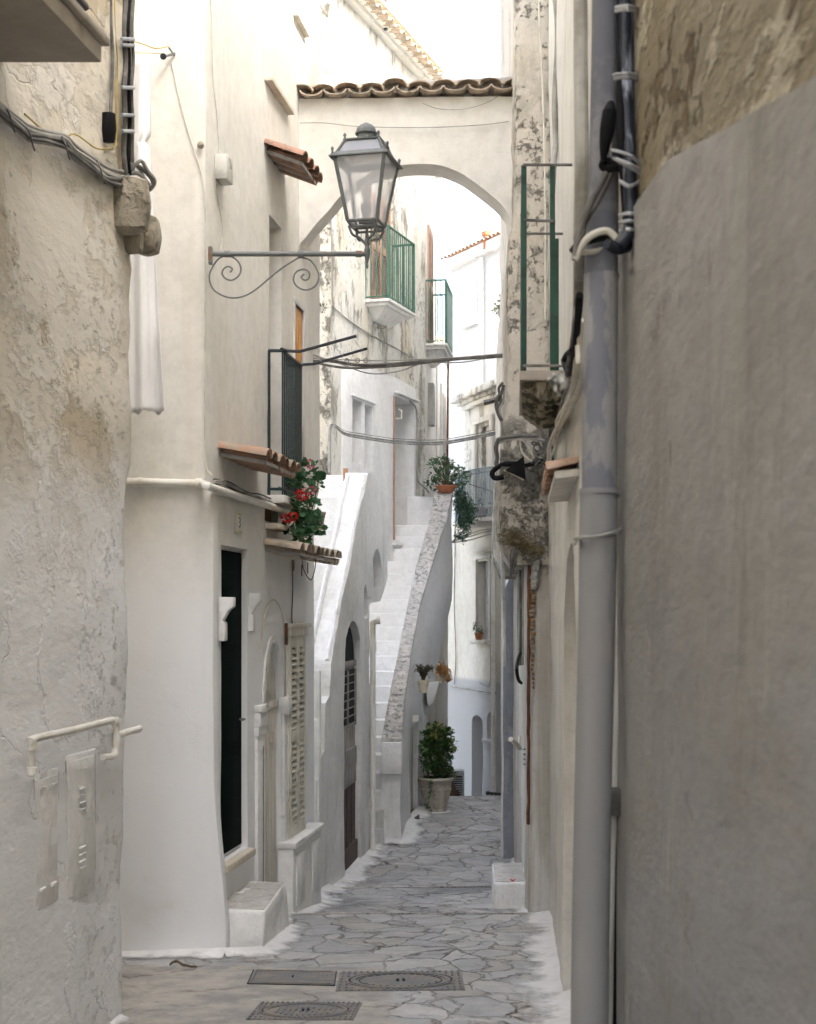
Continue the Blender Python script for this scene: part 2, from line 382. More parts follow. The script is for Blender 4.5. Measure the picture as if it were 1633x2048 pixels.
def simple(name, c, rough=.6, var=.25, sc=8, metal=0, spec=.4, bump=.1, c2=None, lo=.45, hi=.65, stretch=(1,1,1), op=1.0):
    t = NT(name); n = t.noise(sc, 6, .65, scale=stretch)
    c2 = c2 or tuple(x*(1-var) for x in c)
    return t.done(t.mix(t.ramp(n, lo, hi, 0, op), c, c2), rough, t.bump(n, bump, .005), spec, metal)
M['tile_faded'] = simple('chalky_terracotta', (.46,.33,.25), .9, c2=(.36,.19,.11), sc=9)
M['tile'] = simple('terracotta', (.40,.225,.145), .9, c2=(.32,.25,.19), sc=9, bump=.5, lo=.42, hi=.6)
M['tile_old'] = simple('lichened_terracotta', (.50,.40,.31), .95, c2=(.33,.29,.22), sc=11, bump=.7, lo=.46, hi=.6)
M['tile_red'] = simple('brown_red_terracotta', (.34,.20,.145), .9, c2=(.18,.12,.08), sc=9, bump=.5)
M['mortar'] = simple('grey_mortar', (.40,.385,.36), .95, c2=(.26,.25,.22), sc=9, bump=.5)
M['green_dk'] = simple('dark_green_door', (.0012,.007,.0045), .8, c2=(.001,.004,.003), sc=3, spec=.05)
M['green'] = simple('green_paint', (.012,.06,.035), .6, c2=(.008,.035,.022), sc=12)
M['green_lt'] = simple('faded_green_paint', (.07,.17,.12), .6, c2=(.045,.12,.09), sc=9)
M['green_bk'] = simple('black_green_paint', (.010,.026,.026), .5, c2=(.05,.08,.08), sc=26, lo=.58, hi=.7)
M['blue_rail'] = simple('pale_blue_paint', (.30,.38,.43), .6)
M['iron'] = simple('grey_painted_iron', (.115,.125,.12), .55, c2=(.16,.165,.155), sc=12, spec=.4)
M['rust'] = simple('rusty_iron', (.16,.06,.03), .9, c2=(.07,.04,.03), sc=20, bump=.4)
M['ironrust'] = simple('weathered_grey_pole', (.15,.16,.155), .6, c2=(.20,.10,.05), sc=4, lo=.58, hi=.68)
M['dkiron'] = simple('dark_iron', (.035,.036,.045), .5)
M['pipe_w'] = simple('white_painted_pipe', (.74,.72,.66), .5, c2=(.62,.58,.48), sc=4)
M['pipe_b'] = simple('blue_grey_painted_pipe', (.272,.272,.272), .85, c2=(.29,.28,.27), sc=6, lo=.5, hi=.7, bump=.3)
M['pipe_top'] = simple('slate_blue_pipe_shade', (.14,.145,.165), .85, c2=(.21,.21,.22), sc=9, lo=.45, hi=.65, bump=.3)  # shade on the upper downpipe put into a darker colour
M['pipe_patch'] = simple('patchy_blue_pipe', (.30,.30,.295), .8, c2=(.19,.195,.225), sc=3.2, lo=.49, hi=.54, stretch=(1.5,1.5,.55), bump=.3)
M['conduit'] = simple('grey_conduit', (.34,.335,.30), .6, c2=(.24,.23,.20), sc=6)
M['conduit_dk'] = simple('old_dark_cable', (.10,.095,.085), .7, c2=(.20,.19,.17), sc=7)
M['cable_b'] = simple('black_rubber_cable', (.009,.009,.010), .8, spec=.15)
M['cable_w'] = simple('pale_cable', (.62,.59,.50), .6)
M['cable_blue'] = simple('blue_black_pipe', (.014,.020,.032), .45, c2=(.30,.33,.40), sc=9, lo=.56, hi=.68, stretch=(2,2,.4), bump=.4)
M['cable_y'] = simple('yellow_wire', (.45,.34,.09), .6)
M['ribbon'] = simple('grey_tape', (.36,.37,.38), .6)
M['wood'] = simple('dark_brown_planks', (.085,.062,.055), .8, c2=(.05,.032,.028), sc=4, stretch=(6,6,.5), bump=.5)
M['wood_gr'] = simple('grey_weathered_wood', (.33,.31,.29), .85, c2=(.12,.10,.09), sc=6, stretch=(4,4,.6), bump=.6, lo=.5, hi=.66)
M['wood_wt'] = simple('white_painted_planks', (.68,.65,.58), .8, c2=(.52,.48,.40), sc=3, stretch=(9,9,.4), bump=.35)
M['orange'] = simple('varnished_orange_door', (.52,.22,.015), .45, c2=(.38,.15,.012), sc=3, stretch=(6,6,.5))
M['shut_br'] = simple('faded_brown_louvre', (.46,.30,.22), .8)
M['shut_w'] = simple('cream_louvre', (.66,.63,.55), .7, c2=(.56,.52,.44))
M['shut_dk'] = simple('dark_gap', (.10,.09,.07), .9)
M['dark'] = simple('dark_interior', (.006,.012,.009), .9)
M['lino'] = simple('white_cotton', (.80,.80,.80), .95, c2=(.74,.74,.75), sc=2)
M['box'] = simple('grey_plastic_box', (.60,.59,.54), .5)
M['metal_lt'] = simple('galvanised_metal', (.42,.44,.45), .45, metal=.3)
M['terra'] = simple('clay_pot', (.42,.16,.07), .85, c2=(.32,.13,.07), sc=9)
M['potcream'] = simple('cream_pot', (.60,.55,.42), .8, c2=(.42,.32,.18), sc=6)
M['soil'] = simple('dry_soil', (.05,.035,.02), .95)
M['castiron'] = None
M['flower'] = simple('red_petals', (.75,.012,.008), .6)
M['pink'] = simple('pink_petals', (.70,.10,.22), .6)
M['bark'] = simple('woody_stem', (.14,.11,.07), .9)
M['stem'] = simple('green_stem', (.08,.12,.04), .8)
M['brown_wood'] = simple('brown_timber', (.33,.18,.09), .8, stretch=(.5,6,6))
M['plate'] = simple('glazed_number_tile', (.66,.65,.56), .3, var=.08)
M['plate_y'] = simple('yellow_glaze', (.50,.46,.12), .3)
M['ink'] = simple('dark_blue_glaze', (.03,.03,.06), .4)
M['fur'] = simple('brown_tabby_fur', (.09,.055,.035), .95, c2=(.03,.022,.018), sc=30, stretch=(1,1,3))
M['bulb'] = simple('milky_bulb', (.60,.56,.49), .3)
def leafmat(name, a, b, rough=.5, trans=.25):
    t = NT(name); g = t.n('ShaderNodeNewGeometry')
    c = t.mix(g.outputs['Random Per Island'], a, b)
    t.done(c, rough, spec=.4)
    tr = t.n('ShaderNodeBsdfTranslucent'); t.inp(tr.inputs[0], c); mx = t.n('ShaderNodeMixShader'); mx.inputs[0].default_value = trans
    t.l(t.b.outputs[0], mx.inputs[1]); t.l(tr.outputs[0], mx.inputs[2]); t.l(mx.outputs[0], t.out.inputs[0])
    return t.mat
M['leaf'] = leafmat('geranium_leaves', (.03,.11,.05), (.09,.20,.08))
M['leaf_dk'] = leafmat('dark_glossy_leaves', (.02,.07,.02), (.09,.17,.04))
M['leaf_y'] = leafmat('yellowing_leaves', (.09,.14,.03), (.26,.24,.06))
M['leaf_jade'] = leafmat('jade_leaves', (.06,.14,.07), (.14,.22,.11))
M['leaf_blue'] = leafmat('blue_green_needles', (.05,.13,.08), (.12,.22,.14))
M['leaf_dry'] = leafmat('dry_orange_leaves', (.32,.15,.04), (.46,.26,.09))
M['leaf_gr'] = leafmat('grey_brown_twigs', (.14,.10,.07), (.10,.13,.06))
M['straw'] = leafmat('dry_straw', (.28,.23,.12), (.16,.13,.07))

def glass(name, tint, alpha, rough=.05):
    t = NT(name); t.done(tint, rough, spec=.5)
    tr = t.n('ShaderNodeBsdfTransparent'); mx = t.n('ShaderNodeMixShader'); mx.inputs[0].default_value = alpha
    t.l(tr.outputs[0], mx.inputs[1]); t.l(t.b.outputs[0], mx.inputs[2]); t.l(mx.outputs[0], t.out.inputs[0])
    return t.mat
M['glass'] = glass('milky_lantern_glass', (.76,.77,.80), .42, .3)
M['glass_top'] = glass('grey_lantern_roof_glass', (.36,.37,.40), .8, .3)

def paving():
    t = NT('crazy_paving')
    wob = t.n('ShaderNodeTexNoise'); t.l(t.map((1,1,1)), wob.inputs['Vector']); wob.inputs['Scale'].default_value = 3.2; wob.inputs['Detail'].default_value = 5
    add = t.n('ShaderNodeVectorMath', operation='MULTIPLY_ADD'); t.l(wob.outputs['Color'], add.inputs[0]); add.inputs[1].default_value = (.42,.42,0); t.l(t.pos, add.inputs[2])
    flat = t.map((1,.82,0), vec=add.outputs[0])
    def vor(feat, sc):
        v = t.n('ShaderNodeTexVoronoi', feature=feat); t.l(flat, v.inputs['Vector']); v.inputs['Scale'].default_value = sc; v.inputs['Randomness'].default_value = 1
        return v
    e = vor('DISTANCE_TO_EDGE', 3.3).outputs['Distance']; c = vor('F1', 3.3).outputs['Color']
    sepc = t.n('ShaderNodeSeparateColor'); t.l(c, sepc.inputs[0])
    w = t.ramp(t.noise(2.3, 4, .6, loc=(4,1,0)), .3, .7, .012, .07)
    jm = t.n('ShaderNodeMapRange'); jm.interpolation_type = 'SMOOTHSTEP'; t.l(e, jm.inputs[0]); jm.inputs[1].default_value = .004; t.l(w, jm.inputs[2]); jm.inputs[3].default_value = 1; jm.inputs[4].default_value = 0
    joint = t.math('MULTIPLY', jm.outputs[0], t.ramp(t.noise(2.6, 4, .6, loc=(0,5,0)), .30, .52, .25, 1))
    # smooth cement between the stones in places
    yy = t.sep()[1]; xx = t.sep()[0]
    near = t.ramp(yy, 8.7, 9.7, 1, 0)
    left = t.ramp(xx, .05, -.55, 0, 1)
    left = t.ramp(xx, -.55, .15, 1, 0)
    cem = t.ramp(t.math('ADD', t.noise(1.4, 5, .6, loc=(9,2,0)), t.math('MULTIPLY', near, left)), .62, .78)
    stone = t.mix(sepc.outputs[0], (.30,.305,.315), (.47,.465,.45))
    stone = t.mix(t.ramp(sepc.outputs[1], .6, .9, 0, .5), stone, (.30,.27,.21))
    stone = t.mix(t.ramp(t.noise(7, 8, .7), .38, .7, 0, .5), stone, (.20,.20,.205))
    stone = t.mix(t.ramp(t.noise(30, 6, .75, loc=(3,3,0)), .5, .7, 0, .4), stone, (.16,.155,.15))
    stone = t.mix(t.ramp(t.noise(2.0, 7, .68, loc=(2,7,0)), .52, .66, 0, .55), stone, (.52,.50,.47))
    damp = t.math('MULTIPLY', t.ramp(t.noise(1.2, 7, .65, scale=(1,.8,1), loc=(3,.6,0)), .50, .60), t.math('MULTIPLY', t.ramp(yy, 11.2, 12.4), t.ramp(yy, 17.0, 15.0, 0, 1)))
    jc = t.mix(t.ramp(t.noise(3.4, 6, .7, loc=(1,1,0)), .40, .56), (.055,.047,.038), (.37,.355,.33))
    cement = t.mix(t.ramp(t.noise(4, 10, .75), .38, .62), (.36,.33,.28), (.24,.23,.215))
    col = t.mix(t.math('MULTIPLY', joint, .8), stone, jc)
    col = t.mix(cem, col, cement)
    crack = vor('DISTANCE_TO_EDGE', 1.15).outputs['Distance']
    ck = t.math('MULTIPLY', t.ramp(crack, .004, .016, 1, 0), t.ramp(t.noise(1.8, 3, .5, loc=(8,8,0)), .45, .55))
    col = t.mix(t.math('MULTIPLY', ck, .8), col, (.10,.07,.05))
    col = t.mix(t.math('MULTIPLY', damp, .6), col, (.085,.088,.095))
    wsp = t.ramp(t.noise(3.1, 9, .75, scale=(1,1,1), loc=(6,3,0)), .64, .70)
    col = t.mix(t.math('MULTIPLY', wsp, .55), col, (.62,.61,.60))
    h = t.math('SUBTRACT', t.math('MULTIPLY', t.noise(9, 7, .65), .5), t.math('MULTIPLY', t.math('MULTIPLY', joint, t.math('SUBTRACT', 1, cem)), 1.2))
    h = t.math('ADD', h, t.math('MULTIPLY', sepc.outputs[2], .5))
    return t.done(col, t.ramp(t.noise(4, 5, .6), .3, .7, .38, .62), t.bump(h, .9, .025), .5)
M['paving'] = paving()
def castiron():
    t = NT('grey_cast_iron'); n = t.noise(10, 6, .65)
    return t.done(t.mix(t.ramp(n, .4, .65), (.135,.135,.14), (.20,.175,.14)), .6, t.bump(n, .3, .004), .5)
M['castiron'] = castiron()
def objs(name, mb, mat, parent=None, **kw):
    n = len(mb.v); par = list(range(n))
    def fd(i):
        while par[i] != i: par[i] = par[par[i]]; i = par[i]
        return i
    for f in mb.f:
        for j in f[1:]: par[fd(j)] = fd(f[0])
    gr = {}
    for f, mi in zip(mb.f, mb.m): gr.setdefault(fd(f[0]), []).append((f, mi))
    for k in gr:
        m = MB(); mp = {}
        for f, mi in gr[k]:
            for j in f:
                if j not in mp: mp[j] = len(m.v); m.v.append(mb.v[j])
            m.f.append([mp[j] for j in f]); m.m.append(mi)
        obj(name, m, mat, parent, **kw)
def gh(x, y):
    k = 1 if (y < 7.5 or y > 9.8) else .06+.94*max(0, (7.9-y)/.4, (y-9.4)/.4)
    return gz(y)+nz(x, y, 0, .9)*.02*k
# ================================================================ setting
xs = [-300,-60,-15]+frange(-6, 6, .12)+[15,60,300]
ys = [-60,-20,-6]+frange(-4, 30, .12)+[34,40,60,120,300]
extra = [11.88,11.92,14.78,14.82]
ys = sorted([y for y in ys if all(abs(y-e) > .05 for e in extra)]+extra)
g = MB(); nx = len(xs)
for y in ys:
    for x in xs:
        n = (gh(x, y)-gz(y)) if abs(x) < 7 else 0
        if any(abs(y-e) < .03 for e in extra): n *= .3
        g.v.append(Vector((x, y, gz(y)+n)))
for j in range(len(ys)-1):
    for i in range(nx-1): g.f.append([j*nx+i, j*nx+i+1, (j+1)*nx+i+1, (j+1)*nx+i]); g.m.append(0)
obj('ground', g, M['paving'], kind='structure', angle=50)

def house(name, label, loc, cat='house'): return thing(name, label, cat, loc)
# ---------------------------------------------------------------- near left house
H1 = house('plaster_house', 'near left house with peeling ochre plaster above and whitewash below', (-1.5, 7.9, gz(8)))
def w1warp(x, y, z):
    if y > 7 and x > -2.2:
        k = min(1, (y-7)/1.0)
        x += k*(.065*max(0, min(1, (z+2.2)/5.5)) + .03*nz(0, y*.4, z, 1.6, 3)+.014*nz(0, y, z, 6, 5) - .03)
    return x, y, z
pl = [(L1.x(0), 0), (L1.x(7.93), 7.93), (L1.x(8)-.03, 7.99), (L1.x(8)-.10, 8.02), (-5.2, 8.05), (-5.2, -16), (-2.6, -16)]
w = obj('wall', solid(pl, -3.2, 7.2, {0,1,2,3}, .075, warp=w1warp, amp=.009, ns=1.6), M['w1'], H1)
# balcony above the street
b = MB(); ba = [(L1.x(2.5)-.2, 2.5), (-1.78, 2.5), (-1.262, 6.18), (L1.x(6.18)-.2, 6.18)]
b.hexa([Vector((x,y,2.275)) for x,y in ba], [Vector((x,y,2.35)) for x,y in ba])
ba2 = [(L1.x(2.5)-.2, 2.5), (-1.75, 2.5), (-1.232, 6.21), (L1.x(6.2)-.2, 6.21)]
b.hexa([Vector((x,y,2.352)) for x,y in ba2], [Vector((x,y,2.385)) for x,y in ba2])
bal = obj('balcony', b, M['slab'], H1, bevel=.006)
r = MB()
for Y in frange(2.7, 6.1, .12): r.box((-1.262+.141*(Y-6.18)-.05-.007, Y-.007, 2.385), (-1.262+.141*(Y-6.18)-.05+.007, Y+.007, 3.35))
for z in (2.47, 3.35): r.tube([(-1.80, 2.55, z), (-1.31, 6.1, z), (-1.75, 6.12, z)], .014, 6)
obj('railing', r, M['dkiron'], bal)
# meter cupboards painted over with whitewash
def cupboard(pxs, zs, vents, name, lab):
    m = MB(); Y0, Y1 = L1.Y(pxs[0]), L1.Y(pxs[1]); F1.block(m, Y0, Y1, zs[0], zs[1], -.02, .002)
    F1.block(m, Y0+.025, Y1-.025, zs[0]+.03, zs[1]-.03, .001, .005)
    if vents:
        yc = (Y0+Y1)/2
        for zc in (zs[1]-.17, zs[0]+.25):
            for k in range(4): F1.block(m, yc-.035, yc+.045, zc-.022*k*1.5-.009, zc-.022*k*1.5, .004, .014)
    else:
        for zc in (zs[1]-.07, zs[0]+.09):
            for yc in (Y0+.09, Y1-.08): F1.block(m, yc-.03, yc+.03, zc-.008, zc+.008, .004, .014)
    o = obj(name, m, M['white'], H1, bevel=.003); o['label'] = lab
    e = MB(); 
    for (a, b2) in (((Y0-.002), Y0+.002), (Y1-.002, Y1+.003)): F1.block(e, a, b2, zs[0]+.1, zs[1]-.02, -.01, .0025)
    objs('gap', e, M['conduit'], o)
cupboard((68, 117), (-1.31, -.70), False, 'meter_cupboard', 'plain meter cupboard door with four hinge tabs')
cupboard((132, 190), (-1.36, -.66), True, 'meter_cupboard', 'meter cupboard door with two slotted vents')
# stone corbels near the top of its corner
for (px, py, D, sx, sy, sz, lab) in ((262, 412, 7.75, .10, .09, .15, 'upper rounded stone corbel'), (295, 470, 8.02, .065, .09, .105, 'lower boxy stone corbel'), (268, 478, 7.9, .05, .06, .08, 'small stone between the corbels')):
    c = P(px, py, D); m = MB().box((-sx,-sy,-sz), (sx,sy,sz)); bm = bmesh.new()
    vs = [bm.verts.new(v) for v in m.v]; [bm.faces.new([vs[i] for i in f]) for f in m.f]
    bmesh.ops.subdivide_edges(bm, edges=bm.edges, cuts=7, use_grid_fill=True)
    m2 = MB(); bm.verts.ensure_lookup_table()
    for v in bm.verts:
        q = v.co.copy(); u = Vector((q.x/sx, q.y/sy, q.z/sz)); L_ = u.length; mx = max(abs(u.x), abs(u.y), abs(u.z)); q *= (mx/L_)**.45
        q += noise.noise_vector((q+c)*9)*.012; m2.v.append(q+c)
    bm.verts.index_update(); m2.f = [[v.index for v in f.verts] for f in bm.faces]; m2.m = [0]*len(m2.f); bm.free()
    obj('stone_corbel', m2, M['stone'], H1)['label'] = lab

# ---------------------------------------------------------------- left house with the street lamp
H2 = house('cream_house', 'smooth cream house on the left that carries the street lamp', (-1.3, 9.8, gz(9.8)))
def ss(x, a, b):
    t = max(0, min(1, (x-a)/(b-a))); return t*t*(3-2*t)
def w2warp(x, y, z):
    if x > -2.0:
        k = (1-ss(z, .76, .82))*.052+(1-ss(z, -2.2, -.9))*.085
        w = 1-ss(y, 9.86, 10.14)
        x += k*w - .05*(1-ss(z, .9, 1.2))*ss(y, 12.9, 13.4)
    return x, y, z
pl = [(-5.2, 9.78), (-1.42, 9.77), (-1.365, 9.775), (-1.325, 9.80), (-1.308, 9.86), (L2.x(13.6), 13.6), (-5.2, 13.6)]
w = obj('wall', solid(pl, -3.2, 5.9, {0,1,2,3,4,5}, .085, warp=w2warp, amp=.006), M['w2'], H2)
def cutter(fr, poly, depth, out=.3):
    return fr.poly(MB(), poly, -depth, out)
rect = lambda a, b, c, d: [(a,c),(a,d),(b,d),(b,c)]
D1 = (10.16, 10.90); AD = (11.40, 12.06)
cut(w, [cutter(F2, rect(D1[0], D1[1], -1.69, .476), .065), cutter(F2, arch_pts(AD[0], AD[1], -2.25, -.66, -.21), .07),
        cutter(F2, rect(11.60, 12.03, 1.0, 3.10), .26), cutter(F2, rect(12.50, 12.86, 1.0, 2.60), .10),
        cutter(F2, rect(11.45, 11.9, .72, .92), .12)])
# dark green door
d = MB(); F2.block(d, D1[0]+.01, D1[1]-.01, -1.66, .45, -.10, -.045)
dr = obj('door', d, M['green_dk'], H2, bevel=.004)
m = MB()
for (a, b_) in ((-1.5, -1.0), (-.9, -.3), (-.2, .3)): F2.block(m, D1[0]+.12, D1[1]-.14, a, b_, -.046, -.034)
obj('panel', m, M['green_dk'], dr, bevel=.008)
obj('handle', MB().tube([F2.p(D1[1]-.1, -.75, -.04), F2.p(D1[1]-.1, -.75, .0), F2.p(D1[1]-.2, -.75, .0)], .008, 6), M['iron'], dr)
m = MB(); F2.block(m, D1[0]-.03, D1[1]+.02, -1.745, -1.692, -.07, .055); obj('threshold', m, M['sill'], H2, bevel=.008)
def capital(px0, y0, y1, D, wid, h2, name='capital'):
    # moulded bracket stone, profile in the plane across the street
    m = MB(); x0 = P(px0, 0, D).x-.05; zt = P(0, y0, D).z; zb = P(0, y1, D).z; hgt = zt-zb
    prof = [(0, zb), (h2*.62, zb), (h2*.62, zb+hgt*.42), (h2*.50, zb+hgt*.45), (h2*.62, zb+hgt*.56), (h2*.80, zb+hgt*.70), (h2*1.0, zb+hgt*.78), (h2*1.0, zt), (0, zt)]
    m.prism([Vector((x0+p, D-wid/2, z)) for p, z in prof], (0, wid, 0))
    return m
obj('capital', capital(440, 1194, 1282, 10.10, .14, .15), M['white'], H2, bevel=.006, jitter=.004)
obj('capital', capital(500, 1186, 1262, 11.02, .14, .135), M['white'], H2, bevel=.006, jitter=.004)
# arched door in white planks
m = MB(); F2.poly(m, arch_pts(AD[0]+.01, AD[1]-.01, -2.3, -.67, -.225), -.09, -.055)
ad = obj('door', m, M['wood_wt'], H2, angle=30); ad['label'] = 'arched white plank door'
m = MB()
for Y in frange(AD[0]+.11, AD[1]-.11, .11): F2.block(m, Y-.045, Y+.045, -2.2, -.74, -.055, -.042)
F2.block(m, AD[0]+.01, AD[1]-.01, -.735, -.68, -.055, -.03)
F2.block(m, (AD[0]+AD[1])/2-.012, (AD[0]+AD[1])/2+.012, -.68, -.25, -.055, -.035)
obj('panel', m, M['wood_wt'], ad, bevel=.004)
m = MB(); F2.block(m, AD[0]+.14, AD[0]+.18, -1.05, -.86, -.045, -.02); F2.block(m, AD[0]+.4, AD[0]+.43, -1.0, -.92, -.045, -.02)
objs('latch', m, M['sill'], ad)
m = MB(); pts = arch_pts(AD[0]-.02, AD[1]+.12, -.70, -.66, .08, 16)[1:-1]; pin = arch_pts(AD[0]+.03, AD[1]-.02, -.70, -.66, -.20, 16)[1:-1]
pts = arch_pts(AD[0]-.05, AD[1]+.02, -.70, -.66, -.155, 16)[1:-1]
for i in range(len(pts)-1):
    q = [pts[i], pts[i+1], pin[i+1], pin[i]]; F2.poly(m, q, -.01, .012)
obj('arch_moulding', m, M['white'], H2)
m = MB(); o2 = arch_pts(AD[0]-.1, AD[1]+.1, -.3, -.30, .12, 16)[1:-1]
m.tube([F2.p(Y, z, .002) for Y, z in o2], .006, 5); obj('relief_line', m, M['sill'], H2)
m = MB(); F2.block(m, AD[0]-.28, AD[0]-.04, -2.45, -.90, -.02, .022); F2.block(m, AD[0]-.30, AD[0]-.02, -.90, -.83, -.02, .034)
F2.block(m, AD[0]-.30, AD[0]-.02, -.72, -.67, -.02, .060); F2.block(m, AD[0]-.29, AD[0]-.03, -.83, -.72, -.02, .046)
obj('pilaster', m, M['white'], H2, bevel=.006)
m = MB(); F2.block(m, AD[0]-.125, AD[0]-.105, -2.2, -.98, -.01, .0235); obj('groove', m, M['shut_dk'], H2)
m = MB(); F2.block(m, AD[1]+.0, AD[1]+.12, -2.45, -.80, -.02, .016); F2.block(m, AD[1]-.01, AD[1]+.13, -.80, -.66, -.02, .05)
obj('pilaster', m, M['white'], H2, bevel=.006)
# louvred window with sill block
SW = (12.19, 12.80); zt, zb = -.17, -1.82
def louvres(fr, par, Y0, Y1, z0, z1, mat, out=.008, n=24, leaves=2, rail=.05, mid=True, back=None, name='shutter'):
    wd = (Y1-Y0)/leaves; res = []
    for k in range(leaves):
        a, b_ = Y0+wd*k+.003, Y0+wd*(k+1)-.003
        m = MB(); fr.block(m, a, a+rail, z0, z1, out, out+.03); fr.block(m, b_-rail, b_, z0, z1, out, out+.03)
        zz = [z0, z0+rail*2, (z0+z1)/2-rail, (z0+z1)/2+rail, z1-rail*2, z1] if mid else [z0, z0+rail*1.5, z1-rail*1.5, z1]
        for q in range(0, len(zz), 2): fr.block(m, a+rail, b_-rail, zz[q], zz[q+1], out+.001, out+.028)
        o = obj(name, m, mat, par, bevel=.002)
        s = MB()
        for q in range(1, len(zz)-1, 2):
            cnt = max(2, int(n*(zz[q+1]-zz[q])/(z1-z0))); st = (zz[q+1]-zz[q])/cnt
            for i in range(cnt):
                z = zz[q]+st*i
                A, B = fr.p(a+rail, z+st*.1, out+.028), fr.p(b_-rail, z+st*.1, out+.028); C, D_ = fr.p(b_-rail, z+st*.55, out+.006), fr.p(a+rail, z+st*.55, out+.006)
                u = Vector((0,0,st*.22)); s.hexa([A,B,C,D_], [A+u,B+u,C+u,D_+u])
        obj('slats', s, mat, o, angle=0)
        m = MB(); fr.block(m, a+rail*.8, b_-rail*.8, z0+.02, z1-.02, out-.006, out+.002); objs('gap', m, back or M['shut_dk'], o)
    return
wd = MB(); F2.block(wd, SW[0]-.02, SW[0], zb, zt, 0, .03); F2.block(wd, SW[1], SW[1]+.02, zb, zt, 0, .03)
F2.block(wd, SW[0]-.03, SW[1]+.04, zt, zt+.07, -.01, .05); F2.block(wd, SW[0]-.05, SW[1]+.06, zt+.07, zt+.10, -.01, .075)
wo = obj('window', wd, M['wood_wt'], H2, bevel=.004); wo['label'] = 'closed cream louvred window'
louvres(F2, wo, SW[0], SW[1], zb, zt, M['shut_w'], n=34)
m = MB(); Ya, Yb = 12.0, 13.15; zl = P(0,1685,12.0).z
F2.block(m, Ya, Yb, -2.75, zl-.05, -.03, .10); F2.block(m, Ya-.02, Yb+.02, zl-.05, zl, -.03, .125)
F2.block(m, Ya+.10, Ya+.42, -2.35, zl-.12, .095, .112); F2.block(m, Yb-.42, Yb-.1, -2.35, zl-.12, .095, .112)
obj('sill_block', m, M['white'], H2, bevel=.008, jitter=.003)
# small slabs under upper openings and lintel sill
m = MB(); F2.block(m, 11.45, 12.25, 4.08, 4.12, -.05, .055); obj('ledge', m, M['sill'], H2, bevel=.004)
m = MB(); F2.block(m, 12.45, 12.95, 4.98, 5.02, -.05, .045); obj('ledge', m, M['sill'], H2, bevel=.004)
m = MB(); F2.block(m, 11.45, 11.92, .66, .70, -.1, .10); obj('ledge', m, M['sill'], H2, bevel=.004)
m = MB(); F2.block(m, 11.47, 11.9, .72, .92, -.11, -.06); obj('shutter', m, M['brown_wood'], H2)
# orange door leaf with white frame
m = MB()
for a, b_, c, d_ in ((12.47, 12.50, 1.0, 2.62), (12.86, 12.90, 1.0, 2.62)): F2.block(m, a, b_, c, d_, -.02, .012)
F2.block(m, 12.47, 12.90, 2.60, 2.65, -.02, .012); fo = obj('window_frame', m, M['bright'], H2, bevel=.002)
m = MB(); F2.block(m, 12.51, 12.85, 1.02, 2.59, -.03, -.008); F2.block(m, 12.56, 12.66, 1.2, 2.5, -.01, -.002); F2.block(m, 12.70, 12.80, 1.2, 2.5, -.01, -.002)
obj('door', m, M['orange'], H2, bevel=.003)['label'] = 'narrow varnished orange door behind the balcony rail'
# narrow balcony rail (dark green)
RL = Line(-.966, 11.55, .134); FR = Frame(RL); r = MB(); zt_, zb_ = 2.035, .92; Y0, Y1 = 11.55, 12.24
n = 9
for i in range(n+1):
    Y = Y0+(Y1-Y0)*i/n; p = FR.p(Y, 0); r.box((p.x-.007, Y-.007, zb_), (p.x+.007, Y+.007, zt_))
r.tube([F2.p(Y0, zt_, 0), FR.p(Y0, zt_), FR.p(Y1, zt_), F2.p(Y1, zt_, 0)], .013, 6)
r.tube([F2.p(Y0, zb_+.05, 0), FR.p(Y0, zb_+.05), FR.p(Y1, zb_+.05), F2.p(Y1, zb_+.05, 0)], .011, 6)
r.tube([F2.p(Y0, zb_, .005), F2.p(Y0, zt_, .005)], .012, 6)
mm = MB(); F2.block(mm, 11.5, 12.3, .86, .92, -.05, .14)
bo = obj('balcony', mm, M['slabw'], H2, bevel=.004); bo['label'] = 'shallow balcony with black-green rail'
obj('railing', r, M['green_bk'], bo)

# tile canopies: half-round tiles laid on a slab, sloping to the street
def tile_shell(m, a, b_, r0, r1, th, up, n=8, flip=False, sag=.62):
    """one curved tile from a (upper end, radius r0) to b (radius r1)"""
    a, b_ = Vector(a), Vector(b_); d = (b_-a).normalized(); side = d.cross(Vector(up)).normalized(); u = side.cross(d).normalized()
    if flip: u = -u
    outs = []
    for c, r_ in ((a, r0), (b_, r1)):
        o_, i_ = [], []
        for k in range(n+1):
            t = PI*k/n; o_.append(c+side*math.cos(t)*r_+u*(math.sin(t)*r_*sag)); i_.append(c+side*math.cos(t)*(r_-th)+u*(math.sin(t)*(r_-th)*sag - (0 if not flip else 0)))
        outs.append(o_+i_[::-1])
    m.rings(outs)
def canopy(name, fr, Y0, Y1, zw, zo, proj, n, mat, lab, parent, slab=True):
    sl = MB(); 
    a, b_ = fr.p(Y0, zw-.055, -.05), fr.p(Y1, zw-.055, -.05); c, d_ = fr.p(Y1, zo-.055, proj-.02), fr.p(Y0, zo-.055, proj-.02)
    u = Vector((0,0,.025)); sl.hexa([a,b_,c,d_], [a+u,b_+u,c+u,d_+u])
    so = obj(name, sl, M['mortar'] if slab else mat, parent, bevel=.003); so['label'] = lab
    t = MB(); st = (Y1-Y0)/n; rr = st*.5
    for i in range(n+1):
        Y = Y0+st*i; k = R.uniform(-.01, .015)
        if i < n: tile_shell(t, fr.p(Y+st/2, zw-.012, -.04), fr.p(Y+st/2, zo-.014, proj+k-.015), rr*.9, rr, .012, (0,0,1), flip=True)
        tile_shell(t, fr.p(Y, zw-.008, -.04), fr.p(Y, zo-.006, proj+k), rr*.86, rr*1.0, .013, (0,0,1))
    obj('tiles', t, mat, so, angle=40, jitter=.002)
    return so
